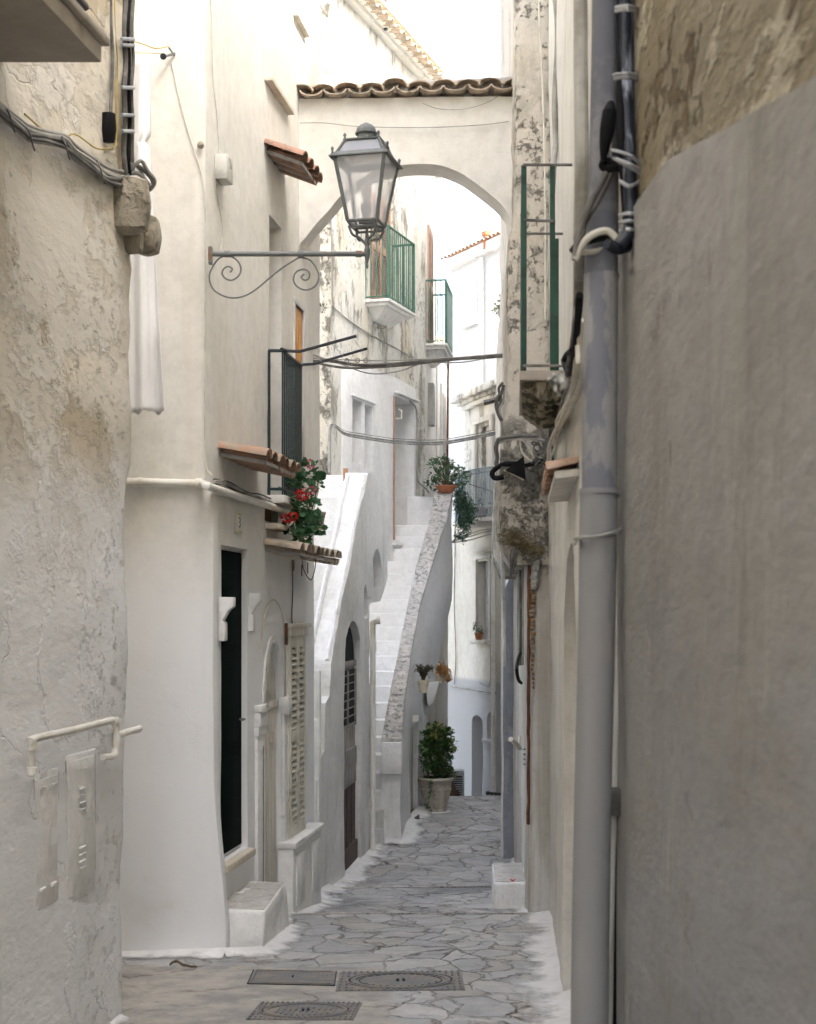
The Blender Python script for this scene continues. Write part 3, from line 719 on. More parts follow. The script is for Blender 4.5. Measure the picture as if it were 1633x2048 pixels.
canopy('tile_canopy', F2, 10.16, 11.10, 1.14, 1.07, .33, 5, M['tile'], 'middle tile canopy, bright terracotta', H2)
canopy('tile_canopy', F2, 11.48, 13.05, .55, .50, .29, 8, M['tile_old'], 'lowest tile canopy, lichened and long', H2)
canopy('tile_canopy', F2, 11.50, 12.05, 3.62, 3.49, .30, 3, M['tile_red'], 'top tile canopy, brown-red, seen from below', H2)
m = MB(); F2.block(m, 10.3, 11.15, .84, .87, -.02, .02); obj('scar', m, M['brick'], H2, jitter=.012)
# number tile
m = MB(); Yc = L2.Y(475); zc = P(0,1046,Yc).z; F2.block(m, Yc-.062, Yc+.062, zc-.072, zc+.072, -.005, .016)
nt = obj('number_tile', m, M['plate'], H2, bevel=.002)
m = MB(); F2.block(m, Yc-.06, Yc+.06, zc+.054, zc+.070, .0165, .018); F2.block(m, Yc-.06, Yc+.06, zc-.070, zc-.054, .0165, .018); objs('border', m, M['plate_y'], nt)
cu = bpy.data.curves.new('digit', 'FONT'); cu.body = '3'; cu.size = .11; cu.align_x = 'CENTER'; cu.align_y = 'CENTER'; cu.extrude = .0008
to = bpy.data.objects.new('digit', cu); COL.objects.link(to); bpy.context.view_layer.update()
me = bpy.data.meshes.new_from_object(to.evaluated_get(bpy.context.evaluated_depsgraph_get())); bpy.data.objects.remove(to)
mm = MB(); rx = F2.t; 
mm.v = [F2.p(Yc, zc, .0185)+rx*v.co.x+Vector((0,0,1))*v.co.y+F2.n*v.co.z for v in me.vertices]; mm.f = [list(p.vertices) for p in me.polygons]; mm.m = [0]*len(mm.f)
obj('digit', mm, M['ink'], nt, angle=0)

# ---------------------------------------------------------------- arch bridging the alley
H3 = thing('buttress_arch', 'plastered arch spanning the alley with a coping of old curved tiles', 'arch', (0, 12.85, 2.8))
DA = 12.7
arc = [(560,600),(597,497),(612,476),(632,450),(657,423),(681,393),(705,370),(740,345),(775,335),(812,329),(850,328),(880,331),(905,339),(930,351),(960,372),(990,396),(1008,415),(1018,432),(1024,470),(1060,520)]
arc = smooth([P(a, b_, DA) for a, b_ in arc], 3)
xl, xr = P(560,0,DA).x, P(1060,0,DA).x
m = MB(); n = len(arc); top = [Vector((p.x, DA, P(0,198-(p.x+1)/2*6,DA).z)) for p in arc]
dv = Vector((0,.34,0)); nzv = 12
for i in range(n-1):
    a0, a1, t0, t1 = arc[i], arc[i+1], top[i], top[i+1]
    for k in range(nzv):
        f0, f1 = k/nzv, (k+1)/nzv
        q = [a0.lerp(t0, f0), a1.lerp(t1, f0), a1.lerp(t1, f1), a0.lerp(t0, f1)]
        q = [v+noise.noise_vector(v*1.5)*.010 for v in q]
        o_ = len(m.v); m.v += q; m.f.append([o_,o_+1,o_+2,o_+3]); m.m.append(0)
        qb = [v+dv for v in q]; o_ = len(m.v); m.v += qb; m.f.append([o_+3,o_+2,o_+1,o_]); m.m.append(0)
    s0 = [v+noise.noise_vector(v*1.5)*.010 for v in (a0, a1)]
    m.add([s0[0], s0[0]+dv, s0[1]+dv, s0[1]], [(0,1,2,3)]); m.add([t0, t1, t1+dv, t0+dv], [(0,1,2,3)])
bmx = m
ao = obj('arch_wall', m, M['w2'], H3)
bm = bmesh.new(); bm.from_mesh(ao.data); bmesh.ops.remove_doubles(bm, verts=bm.verts, dist=1e-4); bmesh.ops.recalc_face_normals(bm, faces=bm.faces); bm.to_mesh(ao.data); bm.free(); ao.data.shade_smooth(); ao.data.set_sharp_from_angle(angle=math.radians(40))
cp = MB(); ts = MB()
xa, xb = P(602,0,DA).x, P(1029,0,DA).x; NT_ = 9; st = (xb-xa)/NT_
for i in range(NT_+1):
    x = xa+st*i; z = P(0, 187-i*1.5, DA).z; lift = .03 if i == 4 else R.uniform(-.006,.008)
    tile_shell(ts, (x, DA+.30, z+.035+lift), (x+R.uniform(-.01,.01), DA-.10, z-.005+lift), st*.42, st*.52, .014, (0,0,1), n=10, sag=.46)
    if i < NT_: tile_shell(ts, (x+st/2, DA+.30, z+.01), (x+st/2+R.uniform(-.008,.008), DA-.12+R.uniform(-.015,.015), z-.008), st*.40, st*.50, .014, (0,0,1), n=10, flip=True, sag=.46)
obj('tile_coping', ts, M['tile_old'], H3, angle=45, jitter=.004)
for (a0, a1, y0, y1) in ((600, 700, 184, 171), (700, 800, 170, 166), (800, 905, 170, 160), (905, 1030, 162, 156)):
    za, zb_ = P(0, y0, DA+.1).z, P(0, y1, DA+.1).z; X0, X1 = P(a0,0,DA).x, P(a1,0,DA).x
    cp.hexa([(X0,DA+.02,za-.10),(X1,DA+.02,za-.10),(X1,DA+.36,za-.06),(X0,DA+.36,za-.06)], [(X0,DA+.05,za+.0),(X1,DA+.05,zb_+.0),(X1,DA+.34,zb_+.02),(X0,DA+.34,za+.02)])
obj('mortar_bed', cp, M['mortar'], H3, bevel=.012, jitter=.012, jscale=9)

# ---------------------------------------------------------------- low stair block
H4 = thing('walled_staircase', 'white outside staircase with thick parapet over a plank door', 'staircase', (-.8, 14.6, gz(14.6)))
prof = [(14.2,-3.2),(14.2,-1.35),(14.42,-1.30),(14.5,-.85),(14.72,-.80),(14.74,-.49),(17.3,1.64),(17.6,1.66),(19.1,1.58),(19.12,1.2),(19.1,.50),(18.85,.32),(18.6,.24),(18.35,.17),(17.6,.15),(17.45,.12),(17.45,-3.2)]
def side_solid(line, prof, thick, res=.09, amp=.014, ns=1.8):
    """gridded wall slab whose long face lies on the line"""
    pl_ = []
    for (a, b_), (c, d_) in zip(prof, prof[1:]+prof[:1]):
        L_ = math.hypot(c-a, d_-b_); k = max(1, int(L_/res))
        pl_ += [(a+(c-a)*j/k, b_+(d_-b_)*j/k) for j in range(k)]
    # triangulate with interior points on a grid
    ya, yb = min(p[0] for p in pl_), max(p[0] for p in pl_); z0, z1 = min(p[1] for p in pl_), max(p[1] for p in pl_)
    def inside(y, z):
        c = False; j = len(pl_)-1
        for i in range(len(pl_)):
            if (pl_[i][1] > z) != (pl_[j][1] > z) and y < (pl_[j][0]-pl_[i][0])*(z-pl_[i][1])/(pl_[j][1]-pl_[i][1])+pl_[i][0]: c = not c
            j = i
        return c
    inner = [(y, z) for y in frange(ya, yb, res) for z in frange(z0, z1, res) if inside(y, z) and min((y-p[0])**2+(z-p[1])**2 for p in pl_) > (res*.6)**2]
    V2 = [Vector(p) for p in pl_]+[Vector(p) for p in inner]
    n = len(pl_)
    r_ = geometry.delaunay_2d_cdt(V2, [], [list(range(n))], 1, 1e-5)
    vs, fs = r_[0], r_[2]
    m = MB(); k = len(vs)
    def dsp(v, edge):
        d = noise.noise_vector(v*ns)*amp+noise.noise_vector(v*ns*4)*amp*.35
        return v+d
    # outline order: CDT keeps input vertices first
    front = [dsp(Vector((line.x(v.x), v.x, v.y)), 0) for v in vs]; back = [dsp(Vector((line.x(v.x)-thick, v.x, v.y)), 0) for v in vs]
    m.v = front+back; m.f = [list(f) for f in fs]+[[k+i for i in f][::-1] for f in fs]
    m.f += [(i, (i+1)%n, k+(i+1)%n, k+i) for i in range(n)]; m.m = [0]*len(m.f)
    return m
ps = obj('parapet', side_solid(LS, prof, .25), M['block'], H4, angle=50)
PD = (15.62, 16.80)
cut(ps, [cutter(FS, arch_pts(PD[0], PD[1], -2.95, -.50, -.06), .11), cutter(FS, arch_pts(17.62, 18.55, .32, .42, .80), .10), cutter(FS, [(17.0,.12),(17.05,.3),(17.2,.36),(17.3,.25),(17.3,-.02),(17.1,-.05)], .12)], 50)
# raised edges along the coping
e = MB()
for off in (-.03, -.22):
    e.tube([Vector((LS.x(Y)+off, Y, -.49+(Y-14.74)*.832+.0)) for Y in frange(14.78, 17.25, .12)], .028, 6)
obj('coping_edge', e, M['skirt'], H4, jitter=.01)
st_ = MB(); X0 = -2.2
m = MB(); m.hexa([(X0,14.25,-3.2),(LS.x(14.25)-.05,14.25,-3.2),(LS.x(19)-.2,19.0,-3.2),(X0,19.0,-3.2)], [(X0,14.25,-.86),(LS.x(14.25)-.05,14.25,-.86),(LS.x(19)-.2,19.0,-.86),(X0,19.0,-.86)])
obj('base', m, M['white'], H4, jitter=.01)
for i in range(12):
    Y = 14.6+.24*i; z = -.86+.2*(i+1)
    m = MB(); m.hexa([(X0,Y,-.9),(LS.x(Y)-.2,Y,-.9),(LS.x(Y)-.2,19.0,-.9),(X0,19.0,-.9)], [(X0,Y,z),(LS.x(Y)-.2,Y,z),(LS.x(Y)-.2,19.0,z),(X0,19.0,z)])
    obj('step', m, M['white'], H4, bevel=.012)
for i, (px0, yb_) in enumerate(((636, 1340), (630, 1440), (627, 1560), (625, 1660))):
    D = 14.22-.05*i; a = P(px0, yb_, D); m = MB(); m.box((a.x-.35, D-.02, -3.1), (LS.x(D)-.0-.01*i, D+.1, a.z)); 
    obj('step', m, M['white'], H4, bevel=.02, jitter=.02)
# plank door with glazed top
m = MB(); FS.block(m, PD[0]+.02, PD[1]-.02, -1.62, -.56, -.115, -.08); FS.block(m, PD[0]+.02, PD[1]-.02, -.56, -.50, -.115, -.05)
for i in range(7):
    a = PD[0]+.03+i*.16; FS.block(m, a, a+.15, -2.35 if i < 3 else -2.6, -1.2, -.10, -.065+.004*(i % 2))
FS.block(m, PD[0]+.03, PD[1]-.03, -1.86, -1.66, -.08, -.05); FS.block(m, PD[0]+.03, PD[1]-.03, -1.66, -1.46, -.08, -.045)
pd = obj('door', m, M['wood_gr'], H4, bevel=.004); pd['label'] = 'old plank door, grey above and brown below'
m = MB()
for i in range(7):
    a = PD[0]+.03+i*.16; FS.block(m, a, a+.15, -2.72, -1.84, -.095, -.060+.006*(i % 2))
FS.block(m, PD[0]+.02, PD[1]-.02, -2.80, -2.50, -.08, -.035); obj('planks', m, M['wood'], pd, bevel=.004)
m = MB(); FS.block(m, PD[0]+.03, PD[1]-.03, -1.22, -.60, -.079, -.066); FS.poly(m, arch_pts(PD[0]+.03, PD[1]-.03, -.5, -.49, -.08), -.1, -.075)
obj('dark_pane', m, M['dark'], pd)
m = MB()
for k in range(3): FS.block(m, PD[0]+.05+k*.53, PD[0]+.075+k*.53, -1.22, -.6, -.066, -.045)
for k in range(7): FS.block(m, PD[0]+.05, PD[1]-.05, -1.20+k*.09, -1.19+k*.09, -.066, -.05)
obj('glazing_bar', m, M['wood_gr'], pd)
m = MB(); Yp = 17.42; a = LS.x(Yp)+.045
obj('drainpipe', MB().tube(smooth([(a, Yp, -2.75), (a, Yp, -1.5), (a, Yp, -.2), (a+.005, Yp, -.1), (a+.07, Yp-.02, -.06)], 4), .032, 10).tube([(a+.05, Yp-.02, -.06),(a+.09, Yp-.02, -.06)], .045, 10).tube([(a, Yp, -.3),(a, Yp, -.42)], .042, 10), M['pipe_w'], H4)
# landing wall behind
m = MB(); m.box((-2.0, 19.15, -.5), (LS.x(19.1)-.25, 19.35, P(0,950,19.15).z)); obj('landing_wall', m, M['block'], H4, bevel=.01)
m = MB(); m.box((-2.0, 18.9, P(0,1086,18.9).z), (-.9, 19.13, P(0,1072,18.9).z)); obj('timber_strip', m, M['brown_wood'], H4)
m = MB(); q = P(694, 945, 19.3); m.box((q.x-.035, 19.05, 1.35), (q.x+.02, 19.2, q.z+.03)); obj('post', m, M['brown_wood'], H4)

# ---------------------------------------------------------------- long stair
H5 = thing('long_staircase', 'long white staircase climbing between the weathered house and its grey-topped parapet', 'staircase', (0, 19.5, gz(19.5)))
NS = 21
zs0 = gz(17.9)
Ds = [18.3,19,20,21,22,23,24]; RX = [-.085,-.057,.035,.154,.345,.54,.712]; LX = [-.305,-.228,-.107,.014,.150,.33,.448]; ZT = [-1.525,-1.097,-.483,.126,.737,1.349,1.96]
def ip(D, A):
    if D <= Ds[0]: return A[0]+(A[1]-A[0])/(Ds[1]-Ds[0])*(D-Ds[0])
    for i in range(len(Ds)-1):
        if D <= Ds[i+1]: return A[i]+(A[i+1]-A[i])*(D-Ds[i])/(Ds[i+1]-Ds[i])
    return A[-1]+(A[-1]-A[-2])*(D-24)
for i in range(NS):
    Y = 17.75+.305*i; z = zs0+(i+1)*.2; Y2 = Y+.305+(.02 if i < NS-1 else 1.2)
    l = L3.x(Y2)-.3 if Y > 20.6 else -1.0
    wr = .03 if i < 3 else 0
    x1, x2 = ip(Y, LX)+.04-wr*2*(3-i), ip(Y2, LX)+.04
    ll = -.9 if Y < 19.3 else -1.3
    rng = [ll+(x1-ll)*k/5 for k in range(6)]; rng2 = [ll+(x2-ll)*k/5 for k in range(6)]
    m = MB(); zb_ = z-.42 if i > 1 else zs0-.6
    rings = []
    for k in range(6):
        d = nz(rng[k], Y, z, 1.5)*.02; e_ = nz(rng[k], Y, z, 2.2, 4)*.012
        rings.append([Vector((rng[k], Y+d, zb_)), Vector((rng[k], Y+d, z-.012+e_)), Vector((rng[k], Y+.014+d, z+e_)), Vector((rng2[k], Y2, z+e_)), Vector((rng2[k], Y2, zb_))])
    m.rings(rings); obj('step', m, M['stairwhite'], H5, angle=60)
m = MB(); rings = []; cop = MB(); cr = []
for Y in frange(18.3, 24.0, .1):
    zt_ = ip(Y, ZT); r_, l_ = ip(Y, RX), ip(Y, LX)
    if Y < 21.3: zb_ = -3.3
    elif Y < 21.8: zb_ = -1.75+(Y-21.3)*.74
    elif Y < 22.8: zb_ = -1.38+(Y-21.8)*.85
    else: zb_ = -.53+(Y-22.8)*.64
    H_ = []
    for k in range(9): 
        f = k/8; bulge = .012*math.sin(f*9+Y)+.02*nz(r_, Y, zb_+(zt_-zb_)*f, 1.4)
        if Y < 21.4: bulge += .07*ss(-1.9-(zb_+(zt_-zb_)*f)*1.0, -.2, 1.0)*0
        H_.append(Vector((r_+bulge, Y, zb_+(zt_-zb_)*f)))
    rings.append([Vector((l_-.02, Y, zb_))]+H_+[Vector((l_-.02, Y, zt_))])
    cr.append([Vector((l_-.025, Y, zt_-.03)), Vector((r_+.015, Y, zt_-.03)), Vector((r_+.01, Y, zt_+.018+nz(Y,1,1,5)*.01)), Vector((l_-.02, Y, zt_+.02+nz(Y,2,1,5)*.01))])
m.rings(rings); pw = obj('parapet', m, M['stairwhite'], H5, angle=50)
SD = (19.97, 20.98)
LD = Line(.035, 20.0, .12); FD = Frame(LD)
m = MB(); m.prism([Vector((ip(Y, RX)+e, Y, -3.2)) for Y, e in ((SD[0], -.10), (SD[1], -.10), (SD[1], .4), (SD[0], .4))], (0,0,1.72)); cut(pw, [m], 50)
cop.rings(cr); obj('coping', cop, M['terrazzo'], H5, angle=50, jitter=.006)
m = MB(); m.prism([Vector((ip(Y, RX)-.105+e, Y, -3.0)) for Y, e in ((SD[0], 0), (SD[1], 0), (SD[1], .02), (SD[0], .02))], (0,0,1.5)); obj('door', m, M['wood_wt'], H5)
m = MB(); m.box((ip(20.1,RX)-.08, SD[0]+.02, gz(20.5)-.02), (ip(20.5,RX)+.06, SD[1]-.02, gz(20.5)+.03)); obj('threshold', m, M['wood'], H5)
m = MB(); m.box((ip(18.3,LX)-.015, 18.22, P(0,1548,18.3).z), (ip(18.3,RX)+.01, 18.34, P(0,1484,18.3).z)); obj('newel_block', m, M['stairwhite'], H5, bevel=.012, jitter=.006)
q = P(833, 1437, SD[1]-.0); m = MB(); 
m.box((q.x-.05, 20.05, P(0,1443,20.1).z), (q.x+.03, 20.07, P(0,1430,20.1).z)); obj('name_plate', m, M['plate'], H5)
m = MB(); m.box((-.02, 24.15, .8), (.5, 24.4, P(0,993,24.15).z)); obj('landing_wall', m, M['stairwhite'], H5, bevel=.01)

# ---------------------------------------------------------------- weathered house (3) with white patch
H6 = house('weathered_house', 'tall mould-stained house with overhanging tiled eaves behind the arch', (-.5, 22.5, gz(22)))
pl = [(L3.x(20.86), 20.86), (L3.x(24.78), 24.78), (-6, 24.9), (-6, 20.5), (L3.x(20.86)-.14, 20.83)]
w3 = obj('wall', solid(pl, -3.2, 8.75, {0,3,4}, .10, ztop=8.75, amp=.012), [M['w3'], M['w3s']], H6)
wp = MB(); F3.poly(wp, [(21.25,-1),(21.22,1.5),(21.22,3.45),(21.5,3.56),(22.3,3.66),(23.4,3.7),(24.28,3.66),(24.3,2.0),(24.3,-1)], -.03, .022)
wpo = obj('whitewashed_patch', wp, M['stairwhite'], H6, bevel=.012)
cs = [cutter(F3, rect(21.58, 21.97, 2.18, 3.14), .32), cutter(F3, rect(22.06, 22.40, 2.14, 3.12), .32), cutter(F3, rect(23.22, 24.22, 1.14, 3.42), .42)]
cut(w3, [cutter(F3, rect(21.58, 21.97, 2.18, 3.14), .32), cutter(F3, rect(22.06, 22.40, 2.14, 3.12), .32), cutter(F3, rect(23.22, 24.22, 1.14, 3.42), .42)])
for p_ in w3.data.polygons:
    if p_.normal.y < -.9 and w3.data.vertices[p_.vertices[0]].co.y + wloc(H6).y < 20.95: p_.material_index = 1
cut(wpo, [cutter(F3, rect(21.58, 21.97, 2.18, 3.14), .32), cutter(F3, rect(22.06, 22.40, 2.14, 3.12), .32), cutter(F3, rect(23.22, 24.22, 1.14, 3.42), .42)])
def lining(fr, a, b_, z0, z1, dep, mat, par, name='recess'):
    m = MB()
    fr.block(m, b_, b_+.02, z0, z1, -dep, .018); fr.block(m, a-.02, a, z0, z1, -dep, .018); fr.block(m, a-.02, b_+.02, z1, z1+.02, -dep, .018); fr.block(m, a-.02, b_+.02, z0-.02, z0, -dep, .018)
    fr.block(m, a, b_, z0, z1, -dep-.0, -dep+.02); return obj(name, m, mat, par)
lining(F3, 21.60, 21.95, 2.20, 3.12, .30, M['stairwhite'], H6, 'window_recess')
lining(F3, 22.08, 22.38, 2.16, 3.10, .30, M['stairwhite'], H6, 'window_recess')
lining(F3, 23.24, 24.20, 1.16, 3.40, .40, M['stairwhite'], H6, 'doorway')
m = MB(); F3.block(m, 23.245, 23.30, 1.17, 3.38, -.30, .03); obj('door_frame', m, M['shut_br'], H6)
m = MB(); F3.block(m, 23.18, 24.24, 1.08, 1.135, -.1, .07); obj('threshold', m, M['stairwhite'], H6, bevel=.01)
m = MB(); q = F3.p(23.3, 3.05, .03); m.tube([q, q+Vector((.1,-.02,0)), q+Vector((.1,-.02,.12)), q+Vector((.05,-.02,.14))], .014, 6); obj('hook', m, M['pipe_w'], H6)
for (a, b_) in ((21.55, 22.45),):
    m = MB(); F3.block(m, a, b_, 3.145, 3.18, -.02, .055); obj('lintel', m, M['stairwhite'], H6, bevel=.006)
m = MB(); F3.block(m, 23.3, 24.3, 3.44, 3.475, -.02, .09); obj('lintel', m, M['stairwhite'], H6, bevel=.006)
# eaves: rows of curved tiles seen from below
e = MB()
for i in range(34):
    Y = 20.7+i*.125
    tile_shell(e, F3.p(Y, 8.92, -.35), F3.p(Y, 8.80, .36), .05, .062, .012, (0,0,1), n=6, flip=(i % 2 == 0))
F3.block(e, 20.7, 24.85, 8.93, 8.97, -.4, .33)
obj('eaves', e, M['tile_old'], H6, angle=45)
e = MB(); F3.block(e, 20.7, 24.8, 8.74, 8.80, -.05, .12); F3.block(e, 20.7, 24.8, 8.80, 8.86, -.05, .2); obj('cornice', e, M['w4'], H6)
rf = MB(); rf.hexa([F3.p(20.7,8.97,.3), F3.p(24.85,8.97,.3), Vector((-6,24.9,8.97)), Vector((-6,20.5,8.97))], [F3.p(20.7,9.02,.3), F3.p(24.85,9.02,.3), Vector((-6,24.9,10.4)), Vector((-6,20.5,10.4))]); obj('roof', rf, M['tile_old'], H6)
def balcony(par, fr, Y0, Y1, zs_, zr, proj, mat, gap, lab, slabmat, brackets=True, solidpanel=None, thick=.09, bar=.007):
    m = MB(); fr.block(m, Y0, Y1, zs_-thick*.45, zs_, -.05, proj); fr.block(m, Y0+.05, Y1-.05, zs_-thick, zs_-thick*.45, -.05, proj-.05)
    if brackets:
        a = [fr.p(Y0+.12, zs_-thick, -.05), fr.p(Y1-.12, zs_-thick, -.05), fr.p(Y1-.12, zs_-thick, proj-.1), fr.p(Y0+.12, zs_-thick, proj-.1)]
        b_ = [fr.p(Y0+.3, zs_-thick-.17, -.05), fr.p(Y1-.3, zs_-thick-.17, -.05), fr.p(Y1-.3, zs_-thick-.17, .06), fr.p(Y0+.3, zs_-thick-.17, .06)]
        m.hexa(b_, a)
    o = obj('balcony', m, slabmat, par, bevel=.008); o['label'] = lab
    r = MB(); z0, z1 = zs_+.04, zr
    def bars(A, B):
        n = max(2, int((B-A).length/gap))
        for i in range(n+1):
            p = A.lerp(B, i/n); r.tube([p, p+Vector((0,0,z1-z0))], bar, 5)
    a, b_, c, d_ = fr.p(Y0+.03, z0, 0), fr.p(Y0+.03, z0, proj-.03), fr.p(Y1-.03, z0, proj-.03), fr.p(Y1-.03, z0, 0)
    bars(a, b_); bars(b_, c); bars(c, d_)
    up = Vector((0,0,z1-z0)); r.tube([a,b_,c,d_], bar*1.2, 5); r.tube([a+up,b_+up,c+up,d_+up], bar*1.7, 6)
    for p in (b_, c): r.tube([p-Vector((0,0,.04)), p+up], bar*1.8, 6)
    obj('railing', r, mat, o)
    return o
balcony(H6, F3, 22.12, 23.30, 4.65, 5.72, .38, M['green_lt'], .085, 'upper green-railed balcony nearest the arch', M['slabw'], bar=.0105)
dd = MB(); F3.block(dd, 22.25, 23.1, 4.66, 6.35, 0, .02); sh = obj('balcony_door', dd, M['w4'], H6)
louvres(F3, sh, 22.27, 23.08, 4.70, 6.3, M['shut_br'], out=.02, n=38, rail=.05, back=M['bright'])
m = MB(); q = F3.p(22.6, 4.33, .0); m.tube([q, q+F3.n*.16], .022, 8); obj('spout', m, M['stone'], H6)

obj('antenna_pole', MB().tube([P(772,-60,22.5), P(772,28,22.5), P(772,60,22.5)], .03, 8), M['dkiron'], H6)
H7 = house('pale_house', 'pale narrow house beyond the weathered one, with a second green balcony', (.4, 26, gz(26)))
pl = [(L4.x(24.80), 24.82), (L4.x(26.6), 26.6), (-6, 26.7), (-6, 24.92)]
obj('wall', solid(pl, -4.2, 7.8, {0}, .15, ztop=7.8, amp=.01), M['w4'], H7)
pl = [(L4.x(26.62)+.02, 26.62), (L4.x(29), 29), (-6, 29.1), (-6, 26.72)]
obj('wall', solid(pl, -4.6, 4.7, {0}, .15, ztop=4.7, amp=.01), M['w4'], H7)
bo = balcony(H7, F4, 24.85, 26.05, 4.50, 5.55, .36, M['green_lt'], .07, 'second balcony with solid green side panels', M['slabw'], bar=.009)
m = MB(); F4.block(m, 24.95, 26.0, 4.56, 5.45, .335, .345); obj('panel', m, M['green_lt'], bo)
dd = MB(); F4.block(dd, 24.95, 25.7, 4.52, 6.6, 0, .015); sh = obj('balcony_door', dd, M['w4'], H7)
louvres(F4, sh, 24.97, 25.68, 4.56, 6.5, M['shut_br'], out=.015, n=44, rail=.05, back=M['bright'])
m = MB(); F4.block(m, 26.5, 26.62, 6.7, 6.76, 0, .12); F4.block(m, 24.82, 26.62, 7.72, 7.80, 0, .10); obj('ledge', m, M['slabw'], H7)
m = MB(); F4.block(m, 27.2, 28.1, 1.6, 4.2, 0, .05); wn = obj('tall_window', m, M['bright'], H7)
m = MB(); F4.block(m, 27.32, 27.98, 1.75, 4.05, .045, .055); obj('glass_pane', m, M['conduit'], wn)
m = MB()
for k in range(9): F4.block(m, 27.25+k*.1, 27.262+k*.1, 1.6, 2.9, .10, .112)
for z in (1.6, 2.2, 2.85): F4.block(m, 27.22, 28.1, z, z+.02, .095, .115)
obj('window_rail', m, M['iron'], wn)
m = MB(); F4.block(m, 25.2, 25.5, 3.2, 3.9, .0, .09); obj('meter_box', m, M['conduit'], H7)
obj('downpipe', MB().tube([P(897, 700, 26.3), P(895, 960, 26.3)], .018, 6), M['rust'], H7)

# ---------------------------------------------------------------- far white house with tiled roof
H8 = house('sunlit_house', 'bright white far house with a tiled roof edge and chimney', (2.6, 34.5, gz(34)))
A8, B8 = Vector((1.05,36.4,0)), Vector((2.22,34,0)); u8 = (B8-A8).normalized(); C8 = B8+u8*4
pl = [(A8.x,A8.y),(C8.x,C8.y),(C8.x+6,C8.y+6),(A8.x+6,A8.y+6)]
obj('wall', solid(pl, -6, 8.4, {0}, .3, ztop=8.4, amp=.01), M['bright'], H8)
LE = Line(2.22, 34, (A8.x-B8.x)/2.4); FE = Frame(LE, -1)
m = MB(); FE.block(m, 33.0, 36.6, 8.36, 8.60, -.1, .16); obj('gutter', m, M['slabw'], H8)
m = MB()
for i in range(22): tile_shell(m, FE.p(33.0+i*.165, 8.95, -.6), FE.p(33.0+i*.165, 8.62, .22), .07, .08, .014, (0,0,1), n=6)
obj('roof_tiles', m, M['tile'], H8, angle=45)
m = MB(); rfp = [FE.p(36.6,8.6,.1), FE.p(32.5,8.6,.1), FE.p(32.5,9.9,-3), FE.p(36.6,9.9,-3)]; m.prism(rfp, (0,0,.05)); obj('roof', m, M['tile'], H8)
q = P(975, 482, 34.6); obj('chimney', MB().lathe([(.09,-.2),(.10,.1),(.13,.12),(.13,.2),(.1,.22)], q, 10), M['terra'], H8)
obj('downpipe', MB().tube([FE.p(34.9,8.3,.08), FE.p(34.9,-3,.08)], .05, 8), M['pipe_w'], H8)
m = MB(); FE.block(m, 35.2, 35.7, 6.9, 7.9, 0, .04); obj('shutter', m, M['slabw'], H8)
m = MB(); FE.block(m, 35.15, 35.75, 6.82, 6.9, 0, .12); obj('sill', m, M['slabw'], H8)
H9 = house('backdrop_house', 'plain white house face closing the view behind the pale house', (0.3, 40, gz(40)))
obj('wall', solid([(-3,40),(1.6,40),(1.6,44),(-3,44)], -6, 6.9, {0}, .5, ztop=6.9, amp=.01), M['bright'], H9)
rf = MB(); rf.hexa([(-3.1,39.8,6.9),(1.7,39.8,6.9),(1.7,44,6.9),(-3.1,44,6.9)], [(-3.1,39.9,6.98),(1.7,39.9,6.98),(1.7,42,7.8),(-3.1,42,7.8)]); obj('roof', rf, M['tile'], H9)

# ---------------------------------------------------------------- far house with curved balcony
H10 = house('balconied_house', 'far cream house facing the stairs, with a curved pale blue balcony', (1.4, 29, gz(29)))
pl = [(LF.x(26.2), 26.2), (LF.x(30.9), 30.9), (4, 33), (6, 30)]
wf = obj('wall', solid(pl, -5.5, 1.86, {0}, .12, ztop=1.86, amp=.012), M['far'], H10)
pl = [(LF.x(26.2)+.03, 26.2), (LF.x(29.95)+.03, 29.95), (4, 32), (6, 30)]
wf2 = obj('wall', solid(pl, 1.86, 4.35, {0}, .12, ztop=4.35, amp=.01), M['w3'], H10)
hy = lambda px: LF.Y(px)
def fz(px, py): return P(px, py, hy(px)).z
cut(wf, [cutter(FF, rect(hy(980), hy(956), fz(968,1280), fz(968,1122)), .18), cutter(FF, arch_pts(hy(966), hy(944), -4.5, fz(955,1445), fz(955,1430), 8), .3), cutter(FF, arch_pts(hy(987), hy(975), fz(981,1478), fz(981,1440), fz(981,1424), 8), .12)])
cut(wf2, [cutter(FF, rect(hy(985), hy(961), 1.95, fz(973,850)), .15)])
m = MB(); a, b_ = hy(984), hy(952); z1 = fz(968,1118)
FF.block(m, a, b_, z1, z1+.08, 0, .05); FF.block(m, a+.05, b_-.05, z1+.14, z1+.2, 0, .08)
for Y in (a, b_-.1): FF.block(m, Y, Y+.1, fz(968,1280), z1, 0, .04)
FF.block(m, a-.06, b_+.06, fz(968,1288), fz(968,1280), 0, .12)
wn = obj('window', m, M['far'], H10, bevel=.006); wn['label'] = 'lower window with a moulded frame'
m = MB(); FF.block(m, hy(979), hy(957), fz(968,1279), fz(968,1123), -.17, -.14); obj('glass_pane', m, M['metal_lt'], wn)
m = MB(); FF.block(m, hy(976), hy(975), fz(968,1279), fz(968,1123), -.14, -.10); obj('window_frame', m, M['wood_wt'], wn)
m = MB(); a, b_ = hy(988), hy(950); zt_ = fz(973,845)
for Y in (a, b_-.12): FF.block(m, Y, Y+.12, 1.9, zt_+.02, 0, .05)
FF.block(m, a, b_, zt_+.02, zt_+.12, 0, .05); FF.block(m, a-.06, b_+.06, zt_+.38, zt_+.46, 0, .10)
FF.block(m, hy(985)+.02, hy(961)-.02, 1.9, zt_, -.14, -.11)
obj('balcony_door', m, M['wood_wt'], H10, bevel=.006)
